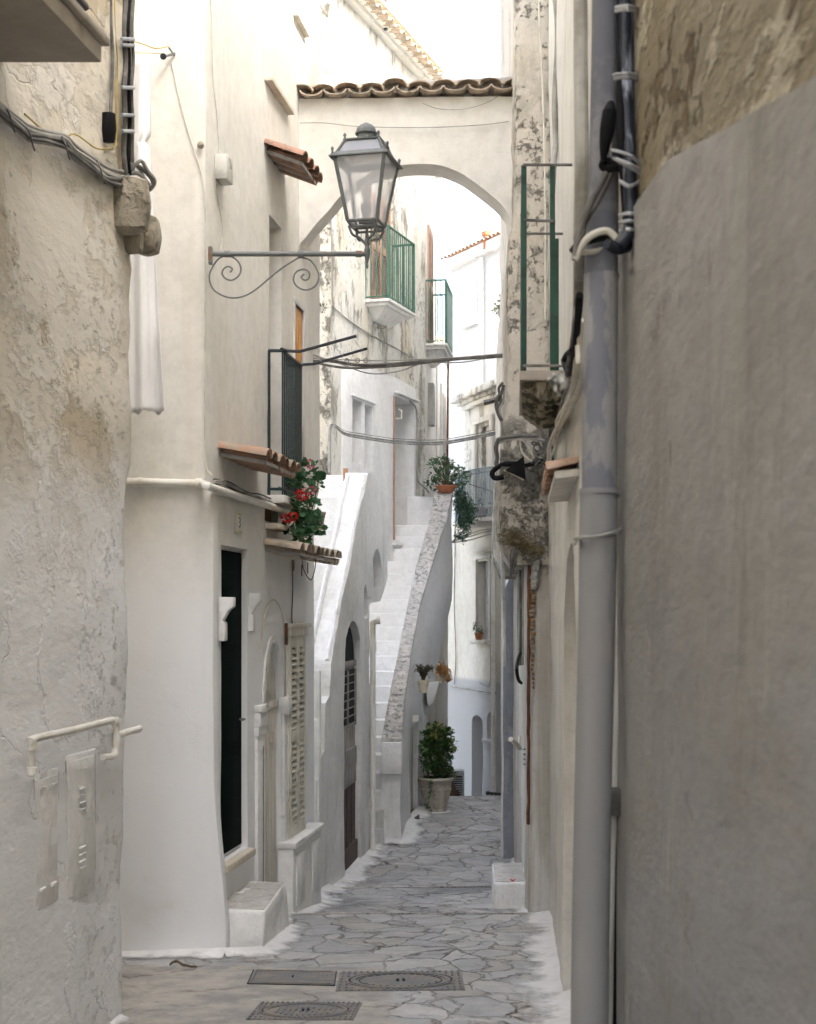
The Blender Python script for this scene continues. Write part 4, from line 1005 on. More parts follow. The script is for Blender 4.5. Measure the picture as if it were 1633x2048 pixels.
m = MB(); FF.block(m, hy(1004)-.3, hy(926), 4.15, 4.22, 0, .14); FF.block(m, hy(1004)-.3, hy(922), 4.22, 4.34, 0, .26); FF.block(m, hy(1004)-.3, hy(930), 4.05, 4.15, 0, .07); obj('cornice', m, M['w3'], H10, bevel=.01, jitter=.01)
m = MB(); pts = []
cY = hy(968)
for i in range(15):
    t = PI*i/14; pts.append(FF.p(cY+.95*math.cos(t), 0, .05+.34*math.sin(t)**.6))
fl = MB(); ring = pts; zf = fz(968,1040)
fl.prism([v+Vector((0,0,zf-.07)) for v in ring], (0,0,.07)); fl.prism([v.lerp(FF.p(cY,0,.05), .25)+Vector((0,0,zf-.16)) for v in ring], (0,0,.09))
bb = obj('balcony', fl, M['slabw'], H10); bb['label'] = 'curved balcony with pale blue bars'
r = MB(); fine = smooth(ring, 3)
for v in fine: r.tube([v+Vector((0,0,zf)), v+Vector((0,0,zf+.92))], .009, 4)
for h in (.05, .92, .84): r.tube([v+Vector((0,0,zf+h)) for v in fine], .012, 5)
obj('railing', r, M['blue_rail'], bb)
obj('downpipe', MB().tube([FF.p(hy(993), 1.8, .06), FF.p(hy(993), -3.9, .06)], .045, 8), M['pipe_w'], H10)
obj('wall_pipe', MB().tube([FF.p(hy(905), fz(905,1372), .03), FF.p(hy(995), fz(905,1372)-.02, .03)], .018, 6), M['conduit'], H10)
obj('wire', MB().tube(smooth([FF.p(hy(986), 1.6, .03), FF.p(hy(985), -.4, .03), FF.p(hy(984), fz(984,1365), .03), FF.p(hy(975), fz(984,1372), .05), FF.p(hy(966), fz(984,1368), .06)], 4), .012, 5), M['conduit'], H10)
obj('wire', MB().tube(smooth([FF.p(hy(914), 1.7, .03), FF.p(hy(913), .2, .04), FF.p(hy(915), -.8, .03), FF.p(hy(912), -1.4, .03)], 4), .012, 5), M['conduit'], H10)
m = MB(); FF.block(m, hy(989), hy(973), fz(981,1486), fz(981,1479), 0, .10); obj('sill', m, M['bright'], H10, bevel=.006)

# ---------------------------------------------------------------- right side houses
H11 = house('shaded_house', 'near right house in shade with rough brown render above a plaster skin', (.66, 3.5, gz(3.5)))
pl = [(LA.x(-3), -3), (LA.x(4.55), 4.55), (LA.x(4.6)+.03, 4.6), (7, 4.62), (7, -16), (.6, -16)]
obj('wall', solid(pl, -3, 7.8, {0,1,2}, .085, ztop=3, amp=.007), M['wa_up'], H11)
def ha(px, py, out=0):
    Y = LA.Y(px, -out); return (Y, (HY-py)/F*Y)
top = [ha(1248,520), ha(1262,440), ha(1290,400), ha(1330,345), ha(1345,322), ha(1400,290), ha(1460,262), ha(1530,222), ha(1590,192), ha(1633,168), ha(1700,120)]
pts = [(4.6, -3), (4.6, 1.05)]+top[1:]+[(1.2, top[-1][1]-.02), (-3, .7), (-3, -3)]
pts = [(4.6,-3.0)]+[(4.6, z) for z in frange(-2.9, 1.05, .5)[0:]]+top[1:]+[(1.2,.9),(-3,.8),(-3,-3)]
def skin(fr, poly, out, res, amp, ns=1.5):
    pl_ = []
    for (a, b_), (c, d_) in zip(poly, poly[1:]+poly[:1]):
        k = max(1, int(math.hypot(c-a, d_-b_)/res)); pl_ += [(a+(c-a)*j/k, b_+(d_-b_)*j/k) for j in range(k)]
    V2 = [Vector(p) for p in pl_]; n = len(V2)
    ya, yb, z0, z1 = min(p[0] for p in pl_), max(p[0] for p in pl_), min(p[1] for p in pl_), max(p[1] for p in pl_)
    def inside(y, z):
        c = False; j = n-1
        for i in range(n):
            if (pl_[i][1] > z) != (pl_[j][1] > z) and y < (pl_[j][0]-pl_[i][0])*(z-pl_[i][1])/(pl_[j][1]-pl_[i][1])+pl_[i][0]: c = not c
            j = i
        return c
    V2 += [Vector((y, z)) for y in frange(ya, yb, res) for z in frange(z0, z1, res) if inside(y, z) and min((y-p[0])**2+(z-p[1])**2 for p in pl_) > (res*.55)**2]
    r_ = geometry.delaunay_2d_cdt(V2, [], [list(range(n))], 1, 1e-5); vs, fs = r_[0], r_[2]; k = len(vs); m = MB()
    for o_ in (out, -.02):
        for v in vs:
            q = fr.p(v.x, v.y, o_); q.x += (nz(q.x, q.y, q.z, ns)*amp if o_ > 0 else 0); m.v.append(q)
    m.f = [list(f) for f in fs]+[[k+i for i in f][::-1] for f in fs]+[(i, (i+1)%n, k+(i+1)%n, k+i) for i in range(n)]; m.m = [0]*len(m.f)
    return m
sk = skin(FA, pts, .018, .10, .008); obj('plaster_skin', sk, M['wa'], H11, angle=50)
# middle right white house
H12 = house('white_house', 'white right-hand house with the rusting green balcony', (.9, 8, gz(8)))
pl = [(LB.x(4.65)+.0, 4.66), (LB.x(11.93), 11.93), (7, 12.0), (7, 4.66)]
wb = obj('wall', solid(pl, -3.2, 7.6, {0}, .09, amp=.016, ns=1.4), M['wb'], H12)
cut(wb, [cutter(FB, arch_pts(6.55, 8.45, -2.3, -.75, .36, 12, .55), .14)])
m = MB()
FB.block(m, 5.2, 11.9, 3.0, 3.02, 0, .005)
# balcony at upper right
BY0, BY1 = 7.2, 8.5; zsl = P(0,740,7.2).z; zrl = P(0,330,7.2).z; pj = LB.x(BY0)-P(1040,0,BY0).x
LBb = Line(P(1040,0,BY0).x, BY0, .072); FBb = Frame(LBb, -1)
m = MB(); a = [FB.p(BY0,0,-.05), FB.p(BY0,0,pj), FB.p(BY1,0,pj), FB.p(BY1,0,-.05)]
m.hexa([v+Vector((0,0,zsl-.045)) for v in a], [v+Vector((0,0,zsl)) for v in a])
slb = obj('balcony', m, M['slab'], H12, bevel=.006, jitter=.004); slb['label'] = 'cracked mossy balcony with rusting green rail'
m = MB(); a = [FB.p(BY0+.02,0,-.05), FB.p(BY0+.02,0,pj-.01), FB.p(BY1-.02,0,pj-.01), FB.p(BY1-.02,0,-.05)]; b_ = [FB.p(BY0+.10,0,-.05), FB.p(BY0+.10,0,pj-.12), FB.p(BY1-.1,0,pj-.12), FB.p(BY1-.1,0,-.05)]
m.hexa([v+Vector((0,0,zsl-.135)) for v in b_], [v+Vector((0,0,zsl-.046)) for v in a]); obj('underside', m, M['slabmoss'], slb, bevel=.01, jitter=.02, jscale=9)
r = MB()
for i in range(10):
    Y = BY0+.01+(BY1-BY0-.02)*i/9; p = FBb.p(Y, 0, -.02); r.box((p.x-.013, Y-.004, zsl+.02), (p.x+.013, Y+.004, zrl))
for t in (.55, .62): p = FB.p(BY0+.01, 0, pj*(1-t)-.02); r.box((p.x-.012, p.y-.006, zsl), (p.x+.012, p.y+.006, zrl-(0 if t<.6 else .35)))
obj('railing', r, M['green'], slb)
r = MB(); r.tube([FB.p(BY0,zrl,-.03), FBb.p(BY0,zrl,-.02), FBb.p(BY1,zrl,-.035), FB.p(BY1,zrl,-.03)], .007, 6)
r.tube([FB.p(BY0,P(0,442,7.2).z,.08), FBb.p(BY0,P(0,440,7.2).z,-.02)], .007, 6); r.tube([FB.p(BY0,zsl+.02,-.02), FBb.p(BY0,zsl+.02,-.02), FBb.p(BY1,zsl+.02,-.035)], .007, 6)
obj('rail_bar', r, M['conduit_dk'], slb)
cn = MB(); n = 18; ts = MB(); Ya, Yb = 6.55, 8.0; zw, zo = .67, .65
a, b_ = FB.p(Ya, zw-.06, -.03), FB.p(Yb, zw-.06, -.03); c, d_ = FB.p(Yb, zo-.055, .10), FB.p(Ya, zo-.055, .10)
cn.hexa([a,b_,c,d_], [v+Vector((0,0,.035)) for v in (a,b_,c,d_)]); co = obj('tile_canopy', cn, M['wb'], H12, bevel=.006)
for i in range(n):
    Y = Ya+(Yb-Ya)*(i+.5)/n; tile_shell(ts, FB.p(Y, zw, -.02), FB.p(Y, zo-.012+R.uniform(-.004,.004), .13), .05, .062, .012, (0,0,1), n=6)
obj('tiles', ts, M['tile_faded'], co, angle=45, jitter=.003)
# worn right house beyond: whitewashed below, grimy bulging upper storey
H13 = house('worn_house', 'worn right-hand house with grimy bulging upper storey beside the arch', (1.0, 14, gz(14)))
def wcw(x, y, z):
    if x < 3: x += .018*nz(x*3, y*3, z*.35, 1.6)
    return x, y, z
pl = [(1.6, 12.03), (LC.x(12.05)+.03, 12.03), (LC.x(12.05), 12.06), (LC.x(16.98), 16.98), (7, 17), (7, 12.03)]
obj('wall', solid(pl, -3.2, .62, {0,1,2}, .085, warp=wcw, amp=.012), M['wc'], H13)
def wup(x, y, z):
    if x < 2:
        k = ss(z, .3, 3.4)   # left edge drifts
        e = .735+(.79-.735)*ss(z, 1.0, 2.2)+(.856-.79)*ss(z, 2.9, 3.3)
        if z < .60: e += (.60-z)*.55
        x += e-.80+.018*nz(0, 1, z, 2.3)+.012*nz(0, 3, z, 7)
    return x, y, z
pl = [(1.9, 11.96), (1.3, 11.96), (.845, 11.97), (.81, 11.985), (.80, 12.03), (1.0, 16.9), (7, 16.9), (7, 11.96)]
def wup2(x, y, z):
    w = 1-ss(x, .85, 1.25); X, y, z = wup(x, y, z); return x+(X-x)*w, y, z
obj('upper_wall', solid(pl, .40, 9.4, {0,1,2,3,4}, .06, warp=wup2, amp=.014, ns=2.5), M['grime'], H13)
H14 = house('blue_grey_house', 'blue-grey rendered house end beyond the worn right-hand house, with an unseen top added to block the sun', (1.2, 17.5, gz(17)))
pl = [(7, 17.03), (1.22, 17.03), (1.085, 17.04), (1.062, 17.08), (1.66, 26.1), (7, 26.1)]
def wbl(x, y, z): return (x+.17*ss(z, .2, .7)*(x < 3), y, z)
obj('wall', solid(pl, -4, 9.4, {0,1,2,3}, .1, amp=.012, ns=2, warp=wbl), [M['white'], M['blue']], H14)  # unseen upper storeys, raised and set back to keep sun off the stairs
bw = COL.objects[-1]
for p_ in bw.data.polygons:
    if p_.normal.y < -.6: p_.material_index = 1
for t in (((5.5,11.4,4.0)),): pass
# houses that close the side lane on the left and the street behind
H15 = house('lane_house', 'plain house face closing the side lane on the left', (-5.5, 8.9, gz(9)))
obj('wall', solid([(-5.4,7.5),(-5.4,10.4),(-8,10.4),(-8,7.5)], -3.2, 5.5, {0}, .3, amp=.01), M['w2'], H15)
SUNE = 2.0; SKY = .15; EXPO = 2.85
# ================================================================ street lamp
DL = 9.73; mpp = DL/F
T = thing('street_lamp', 'grey iron wall lantern with a milky bulb on a scrolled bracket', 'street lamp', P(425, 508, DL))
pole = MB().tube([P(422,508,DL), P(738,508,DL)], .0165, 10)
for px in (455, 602, 718): pole.tube([P(px-6,508,DL), P(px+6,508,DL)], .022, 10)
pole.box(P(418,528,DL)-Vector((0,.03,0)), P(425,495,DL)+Vector((0,.03,0)))
pl_ = obj('pole', pole, M['ironrust'], T)
def spiral(cx, cy, r0, r1, a0, turns, n=40):
    return [P(cx+(r0+(r1-r0)*i/n)*math.cos(a0+turns*2*PI*i/n), cy+(r0+(r1-r0)*i/n)*math.sin(a0+turns*2*PI*i/n), DL) for i in range(n+1)]
pts = [(461,545),(465,538),(457,533),(448,538),(445,548),(453,558),(466,560),(479,550),(482,535),(474,520),(458,512),(440,516),(425,535),(419,555),(426,577),(445,591),(468,596),(492,591),(515,577),(540,556),(565,536),(590,520),(602,515),(620,520),(634,538),(638,556),(630,573),(612,580),(596,574),(588,562),(590,548),(600,540),(613,540),(620,548),(617,558),(609,560),(603,554),(609,548)]
obj('scroll', MB().tube(smooth([P(a, b_, DL+.004) for a, b_ in pts], 4), .0055, 6), M['ironrust'], T)
cxp = 733; ROT = Matrix.Rotation(math.radians(-14), 4, 'Z'); LC0 = P(cxp, 0, DL+.0)
def lz(py): return P(0, py, DL).z
def sq(h, z, dx=0): return [LC0*1+ROT@Vector((sx*h, sy*h, 0))+Vector((dx,0,z-LC0.z)) for sx, sy in ((-1,-1),(1,-1),(1,1),(-1,1))]
hT, hB, hE, hR = .166, .097, .196, .112
zE, zB, zR = lz(322), lz(447), lz(288)
# frame
fr = MB()
for z, h, w in ((zE, hT, .014), (zB, hB, .014), (zR, hR, .010)):
    q = sq(h, z)
    for i in range(4): fr.tube([q[i], q[(i+1)%4]], w*.75, 6)
qa, qb, qc = sq(hT, zE), sq(hB, zB), sq(hR, zR)
for i in range(4): fr.tube([qa[i], qb[i]], .0125, 6); fr.tube([qa[i].lerp(qc[i], .0), qc[i]], .009, 6)
q = sq(hB-.02, zB-.035)
for i in range(4): fr.tube([qb[i], q[i]], .010, 5); fr.tube([q[i], q[(i+1)%4]], .008, 5)
fo = obj('lantern_frame', fr, M['iron'], T)
ev = MB(); o1, o2 = sq(hE, zE-.004), sq(hT*.97, zE+.026); o3, o4 = sq(hE, zE-.012), sq(hT*.95, zE-.004)
for i in range(4):
    j = (i+1)%4; ev.add([o1[i], o1[j], o2[j], o2[i]], [(0,1,2,3)]); ev.add([o3[i], o3[j], o1[j], o1[i]], [(0,1,2,3)]); ev.add([o3[i], o3[j], o4[j], o4[i]], [(3,2,1,0)])
obj('eave', ev, M['iron'], T, angle=20)
fin = MB()
for z, h in ((zE+.02, hE-.02), (zR+.01, hR)):
    for c in sq(h, z): fin.lathe([(.007,-.01),(.007,.012),(.011,.018),(.009,.028),(.002,.036)], c, 8)
objs('finial', fin, M['iron'], T)
gl = MB()
for i in range(4):
    j = (i+1)%4; gl.add([qa[i], qa[j], qb[j], qb[i]], [(0,1,2,3)])
obj('glass_pane', gl, M['glass'], T, angle=0)
gl = MB()
q0 = sq(hT-.012, zE+.012); q1 = sq(hR-.004, zR)
for i in range(4):
    j = (i+1)%4; gl.add([q0[i], q0[j], q1[j], q1[i]], [(0,1,2,3)])
obj('roof_pane', gl, M['glass_top'], T, angle=0)
tp = sq(hR+.01, zR+.008); tq = sq(hR+.01, zR); cap = MB().hexa(tq, tp)
cap.lathe([(r_*.95, z_*.80) for r_, z_ in [(.085,0),(.072,.012),(.062,.03),(.060,.062),(.074,.066),(.076,.078),(.070,.084),(.069,.094),(.062,.118),(.044,.140),(.022,.150),(.018,.156),(.002,.160)]], Vector((LC0.x, DL, zR+.008)), 24)
obj('cap', cap, M['iron'], T, angle=30)
cr = MB()
for i, c in enumerate(sq(hB-.005, zB-.03)):
    b_ = Vector((LC0.x, DL, lz(490))); cr.tube(smooth([c, c+(b_-c)*.22+Vector((0,0,-.03)), b_+(c-b_)*.42+Vector((0,0,-.004)), b_+(c-b_)*.12, b_], 5), .0085, 6)
cr.lathe([(.002,lz(538)),(.010,lz(533)),(.006,lz(527)),(.012,lz(520)),(.018,lz(512)),(.019,lz(500)),(.012,lz(493)),(.022,lz(486)),(.013,lz(478)),(.010,lz(470)),(.007,lz(462)),(.005,lz(450))], Vector((LC0.x+.006, DL, 0)), 12)
obj('cradle', cr, M['iron'], T)
bl = MB().lathe([(.012,lz(412)),(.022,lz(402)),(.034,lz(388)),(.034,lz(378)),(.026,lz(369)),(.010,lz(366)),(.001,lz(365))], Vector((LC0.x, DL, 0)), 16)
obj('bulb', bl, M['bulb'], T)
bl = MB().lathe([(.012,lz(446)),(.014,lz(438)),(.026,lz(430)),(.038,lz(420)),(.038,lz(410)),(.020,lz(404)),(.012,lz(402))], Vector((LC0.x, DL, 0)), 16)
bl.box((LC0.x-.05, DL-.02, lz(447)), (LC0.x+.05, DL+.02, lz(441)))
obj('lamp_holder', bl, M['iron'], T)

# ================================================================ wires and pipes
def wire(name, pts, r, mat, label, cat='cable', k=5, n=6, **kw):
    return obj(name, MB().tube(smooth(pts, k), r, n), mat, None, label=label, cat=cat, **kw)
h1 = lambda px, py, o=.02: F1.hit(px, py, o)
h2 = lambda px, py, o=.012: F2.hit(px, py, o)
# cable bundle on near left wall
T = thing('cable_bundle', 'thick sagging bundle of grey cables strapped along the peeling left wall', 'cables', h1(150, 310))
base = [(-60,150),(0,212),(40,245),(60,262),(95,268),(130,278),(150,297),(185,322),(215,345),(245,352),(262,345)]
for i, (dx, dy, o, r, mt) in enumerate(((0,0,.03,.012,'conduit'),(2,12,.03,.012,'conduit'),(-3,7,.05,.010,'conduit_dk'),(4,20,.035,.011,'conduit'),(0,-8,.03,.009,'conduit'),(3,16,.055,.008,'conduit_dk'))):
    pts = [h1(a+dx+R.uniform(-2,2), b_+dy+R.uniform(-3,3), o) for a, b_ in base]
    obj('cable', MB().tube(smooth(pts, 5), r, 7), M[mt], T)
m = MB()
for px, py in ((20,238),(60,275),(130,292),(200,340)): m.tube(smooth([h1(px-8,py-24,.02), h1(px,py-8,.075), h1(px+6,py+14,.075), h1(px+10,py+26,.02)], 4), .004, 5)
objs('strap', m, M['conduit_dk'], T)
T = thing('cable_riser', 'grey cables rising up the left house corner, clipped in pairs', 'cables', h1(258, 345))
for i, (px, mt, r) in enumerate(((248,'conduit_dk',.014),(256,'cable_b',.012),(263,'conduit_dk',.012))):
    pts = [h1(px+(3 if j % 2 else 0)+R.uniform(-1,1), y, .04) for j, y in enumerate((-60,0,60,120,180,240,300,350))]
    obj('cable', MB().tube(smooth(pts, 5), r, 7), M[mt], T)
m = MB()
for y in (78,90,175,230,262): m.tube([h1(244,y,.055), h1(268,y+1,.055)], .010, 6)
objs('strap', m, M['ribbon'], T)
wire('cable', [h1(a, b_, .03) for a, b_ in ((222,-40),(222,40),(226,110),(224,170),(222,235),(228,275))], .009, M['conduit_dk'], 'single grey cable dropping to the black splice box beside the balcony')
wire('wire', [h1(a, b_, .03) for a, b_ in ((230,-30),(230,50),(236,130),(232,200),(234,240),(232,290),(212,298),(190,295),(150,268),(125,280),(90,262),(50,228))], .004, M['cable_y'], 'thin yellow wire wandering over the cable bundle', cat='wire')
m = MB().tube([h1(217,228,.03), h1(217,262,.03), h1(218,285,.03)], [.036,.040,.030], 12); obj('splice_box', m, M['cable_b'], None, label='black splice box hanging on the left wall', cat='box')
T = thing('cable_loop', 'end loop of grey cables turning round the corner of the left house', 'cables', P(290, 350, 8.0))
for i, pp in enumerate(([(240,352),(258,334),(272,330),(288,340),(303,356),(308,370)], [(235,350),(252,352),(268,345),(284,352),(298,368),(306,374)], [(262,340),(282,322),(296,342),(310,362),(300,380),(284,378)], [(228,338),(248,328),(268,328),(282,342),(296,372),(304,372)])):
    obj('cable', MB().tube(smooth([P(a, b_, 7.85+.05*j/2) for j, (a, b_) in enumerate(pp)], 5), .012-.001*i, 7), M['conduit'] if i % 2 else M['conduit_dk'], T)
# painted pipes at the foot of the left wall
T = thing('wall_pipe', 'white-painted gas pipe bent around the meter cupboards', 'pipe', h1(62, 1550, .06))
pp = [h1(64,1550,.05), h1(64,1490,.07), h1(68,1478,.07), h1(150,1459,.07), h1(228,1440,.07), h1(233,1447,.07), h1(233,1475,.07), h1(232,1500,.07), h1(226,1512,.07), h1(206,1514,.05)]
obj('tube', MB().tube(smooth(pp, 5), .017, 10), M['pipe_w'], T)
m = MB()
for a, b_, c, d_ in ((64,1478,64,1500),(64,1535,64,1550),(226,1441,233,1446),(233,1465,233,1493)): m.tube([h1(a,b_,.07), h1(c,d_,.07)], .0225, 10)
objs('fitting', m, M['pipe_w'], T)
wire('wall_pipe', [h1(236,1471,.06), h1(262,1462,.06), P(276,1459,8.1), P(279,1457,8.3)], .019, M['pipe_w'], 'short white pipe stub leaving the left house corner', cat='pipe', n=10)
# drain pipe across the cream house
Dp = 9.73
T = thing('drainpipe', 'cream drainpipe running round the cream house above the dark door', 'pipe', P(400, 965, Dp))
pp = [P(200,962,Dp), P(300,965,Dp), P(385,967,Dp), P(402,968,Dp-.005)]+[h2(415,972,.06), h2(440,981,.055), h2(500,1000,.05), h2(560,1018,.05), h2(600,1030,.05)]
obj('tube', MB().tube(smooth(pp, 4), .027, 12), M['pipe_w'], T)
m = MB().tube([P(393,967,Dp), P(407,968,Dp-.01)], .034, 12); m.tube([P(276,964,Dp), P(284,964,Dp)], .031, 12); objs('fitting', m, M['pipe_w'], T)
T = thing('cable_bundle', 'loose cables sagging above the cream drainpipe', 'cables', h2(500, 990))
for i in range(4):
    pts = [h2(a, b_+i*5+R.uniform(-3,3), .03+.01*(i%2)) for a, b_ in ((428,958),(445,958),(462,966),(480,974),(500,984),(520,990),(545,1000),(575,1012),(600,1022))]
    obj('cable', MB().tube(smooth(pts, 5), .006, 5), M['conduit' if i % 2 else 'conduit_dk'], T)
wire('wire', [h2(a, b_, .006) for a, b_ in ((421,-20),(424,60),(426,150),(434,230),(438,300),(432,325),(430,360),(438,410),(446,460),(442,500))], .0035, M['cable_w'], 'pale wire running through the junction box above the lamp bracket', cat='wire')
wire('wire', [P(343,125,9.76), P(365,220,9.76), P(385,290,9.76), P(408,375,9.77), P(411,520,9.77), P(410,700,9.77), P(410,880,9.77), P(414,935,9.77), P(424,950,9.76)], .004, M['cable_w'], 'long pale wire down the corner of the cream house', cat='wire')
m = MB(); Yb = 10.02; F2.block(m, Yb-.05, Yb+.12, P(0,362,Yb).z, P(0,312,Yb).z, 0, .085)
jb = obj('junction_box', m, M['box'], None, bevel=.008, label='pale plastic junction box above the lamp bracket', cat='box')
obj('cable_gland', MB().tube(smooth([F2.p(Yb, P(0,340,Yb).z, .10), F2.p(Yb, P(0,322,Yb).z, .10), F2.p(Yb+.04, P(0,305,Yb).z, .06)], 4), .007, 6), M['conduit'], jb)
# clothesline pulley and hanging sheet
T = thing('clothesline_pulley', 'small wheel pulley with a yellow wire on the cream wall', 'pulley', P(340,110,9.74))
obj('wheel', MB().tube([P(327,113,9.66), P(327,113,9.69)], .021, 12), M['dkiron'], T)
obj('bracket', MB().tube([P(328,113,9.675), P(350,107,9.76)], .008, 6).tube([P(338,95,9.72), P(350,112,9.76)], .006, 6), M['iron'], T)
obj('cord', MB().tube(smooth([P(240,75,9.3), P(286,88,9.5), P(312,97,9.6), P(338,93,9.7)], 5), .004, 5).tube([P(230,104,9.3), P(326,107,9.67)], .0025, 4), M['cable_y'], T)
def sheet():
    m = MB(); rows = 60; cols = 26
    for j in range(rows+1):
        f = j/rows; y = 118+(824-118)*f
        xr_ = 302 if f < .22 else 300+30*((f-.22)/.78)**1.1
        if .22 < f < .245: xr_ -= 6
        for i in range(cols+1):
            u = i/cols; px = 215+(xr_-215)*u
            D = 9.25+.035*math.sin(u*14+f*2.0)+.02*math.sin(u*31+f*5)+.02*nz(u*3, f*6, 0, 1)
            yy = y+(4*math.sin(u*16)+3*math.sin(u*37) if j == rows else 0)
            m.v.append(P(px, yy, D))
    for j in range(rows):
        for i in range(cols): m.f.append([j*(cols+1)+i, j*(cols+1)+i+1, (j+1)*(cols+1)+i+1, (j+1)*(cols+1)+i]); m.m.append(0)
    o = obj('hanging_sheet', m, M['lino'], None, angle=180, label='long white sheet hung to dry against the cream wall', cat='sheet')
    md = o.modifiers.new('s', 'SOLIDIFY'); md.thickness = .002
    return o
sheet()
m = MB(); 
for (px, py) in ((402,290),): m.ball(P(px,py,9.75), .022, 6)
obj('wall_hook', m, M['stone'], None, jitter=.008, jscale=30, label='crumbling iron hook stub on the cream house corner', cat='hook')
# drying rack arms
T = thing('drying_rack', 'folding clothes rack with two dark arms on the balcony rail', 'drying rack', P(600,700,11.7))
obj('arm', MB().tube([FR.p(11.50,2.04), FR.p(11.62,2.045,.02), P(600,703,11.62), P(713,672,11.5)], .012, 6), M['dkiron'], T)
obj('arm', MB().tube([FR.p(12.2,2.035), P(628,728,12.2), P(735,697,12.1)], .011, 6), M['dkiron'], T)
m = MB()
for f in (.15,.55,.92): m.tube([P(600,703,11.62).lerp(P(713,672,11.5), f), P(628,728,12.2).lerp(P(735,697,12.1), f)], .0025, 4)
obj('line', m, M['cable_w'], T)
# cables over the alley
T = thing('overhead_cables', 'upper bundle of cables strung across the alley under the arch', 'cables', P(800, 728, 13.2))
for i, (mt, r, pp) in enumerate((('conduit_dk',.014,[(612,724),(660,722),(720,730),(800,727),(900,718),(1012,710)]), ('conduit_dk',.011,[(606,716),(640,727),(700,736),(800,731),(900,720),(1012,713)]), ('conduit',.006,[(622,708),(680,727),(740,747),(800,742),(850,726),(930,724),(1012,708)]), ('conduit',.006,[(618,716),(700,720),(780,721),(900,716),(1012,707)]))):
    obj('cable', MB().tube(smooth([P(a, b_, 13.3+.0006*(a-600)) for a, b_ in pp], 6), r, 6), M[mt], T)
m = MB()
for px in (672,694,716,732): 
    c = P(px, 721, 13.35); m.tube([c+Vector((.018*math.cos(a),0,.018*math.sin(a))) for a in [i*PI/5 for i in range(11)]], .006, 5)
objs('clamp', m, M['conduit'], T)
T = thing('overhead_cables', 'lower sagging cables from the weathered house to the grimy wall', 'cables', P(800, 880, 18.5))
for i, (dy, r) in enumerate(((0,.012),(4,.010),(-5,.005))):
    pp = [(662,850,20.7),(672,853,20.6),(690,866,20.4),(720,872,20),(790,882,19),(870,885,18.2),(930,877,17.5),(1003,862,16.9)]
    obj('cable', MB().tube(smooth([P(a, b_+dy*math.sin(min(1,(a-650)/60)*1.57), D) for a, b_, D in pp], 6), r, 6), M['conduit_dk'], T)
wire('conduit', [P(659,945,20.75), P(659,900,20.75), P(660,862,20.75), P(664,852,20.72), P(672,853,20.6)], .022, M['conduit'], 'vertical grey conduit on the weathered house corner', cat='pipe')
wire('wire', [F3.hit(a, b_, .02) for a, b_ in ((664,612),(700,642),(740,668),(790,695),(828,716))], .010, M['conduit'], 'cable slanting across the weathered facade', cat='wire')
wire('wire', [F3.hit(a, b_, .05) for a, b_ in ((820,802),(832,815),(835,850),(834,920),(836,960),(850,975),(858,985))], .014, M['conduit'], 'cable dropping beside the white doorway', cat='wire')
wire('wire', [P(600,246,12.66), P(650,246,12.66), P(720,253,12.66), P(850,255,12.66), P(960,250,12.66), P(1018,243,12.66)], .004, M['conduit'], 'thin line drawn across the arch face', cat='wire')
wire('wire', [P(845,206,12.64), P(880,218,12.66), P(930,218,12.66), P(975,205,12.66), P(1000,190,12.62)], .003, M['conduit'], 'loose thin wire looping under the arch tiles', cat='wire')
wire('wire', [P(938,968,25), P(960,975,24), P(1003,988,20)], .008, M['conduit_dk'], 'upper wire in front of the curved balcony', cat='wire')
wire('wire', [P(930,1012,25), P(960,1014,24), P(1003,1010,20)], .008, M['conduit'], 'lower wire in front of the curved balcony', cat='wire')
T = thing('overhead_cables', 'pale cables crossing the far cream house below its balcony', 'cables', P(960, 1064, 26))
for dy in (0, 5, 12): obj('cable', MB().tube(smooth([P(905,1082+dy*.3,28), P(940,1068+dy,26.5), P(975,1058+dy,24.5), P(1003,1062+dy*.4,22)], 5), .010, 5), M['conduit'], T)

# ================================================================ right side pipes
Dq = 4.42
def pq(px, py, D=Dq): return P(px, py, D)
T = thing('downpipe', 'broad blue-grey painted downpipe on the corner of the shaded house', 'pipe', pq(1180, 2100))
pp = [(1216,-150),(1214,100),(1211,350),(1206,560),(1201,800),(1199,985)]
obj('top_pipe', MB().tube([pq(a, b_) for a, b_ in ((1213,-150),(1211,100),(1208,350),(1203,552))], [.040,.041,.044,.049], 24), M['pipe_top'], T)['label'] = 'upper length, its shade painted in as darker slate blue'
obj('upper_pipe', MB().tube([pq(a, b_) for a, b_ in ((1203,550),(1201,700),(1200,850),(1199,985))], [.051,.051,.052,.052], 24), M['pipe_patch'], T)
obj('lower_pipe', MB().tube([pq(a, b_) for a, b_ in ((1198,978),(1193,1300),(1186,1600),(1181,1900),(1178,2300))], [.056,.055,.0555,.056,.057], 20), M['pipe_b'], T)
m = MB()
for y, px, r in ((552,1206,.049),(985,1199,.060)): m.tube([pq(px, y-4), pq(px, y+4)], r, 20)
obj('collar', m, M['pipe_b'], T)
m = MB(); m.tube(smooth([pq(1150,1078,4.5), pq(1165,1075,4.36), pq(1200,1072,4.34), pq(1238,1060,4.4), pq(1250,1050,4.5)], 4), .005, 6); m.tube(smooth([pq(1150,1090,4.5), pq(1165,1076,4.36), pq(1238,1066,4.38)], 4), .003, 6); obj('tie_wire', m, M['conduit'], T)
m = MB(); m.box(pq(1216,1632,4.50), pq(1236,1570,4.60)); objs('clamp', m, M['conduit_dk'], T, bevel=.006, jitter=.004)
T = thing('wall_pipe', 'thin white pipe squeezed between the downpipe and the near wall', 'pipe', pq(1225, 2048, 4.58))
obj('tube', MB().tube([P(1238,1080,4.57), P(1232,1400,4.57), P(1224,1700,4.57), P(1214,2000,4.57), P(1208,2300,4.57)], .013, 10), M['pipe_w'], T)
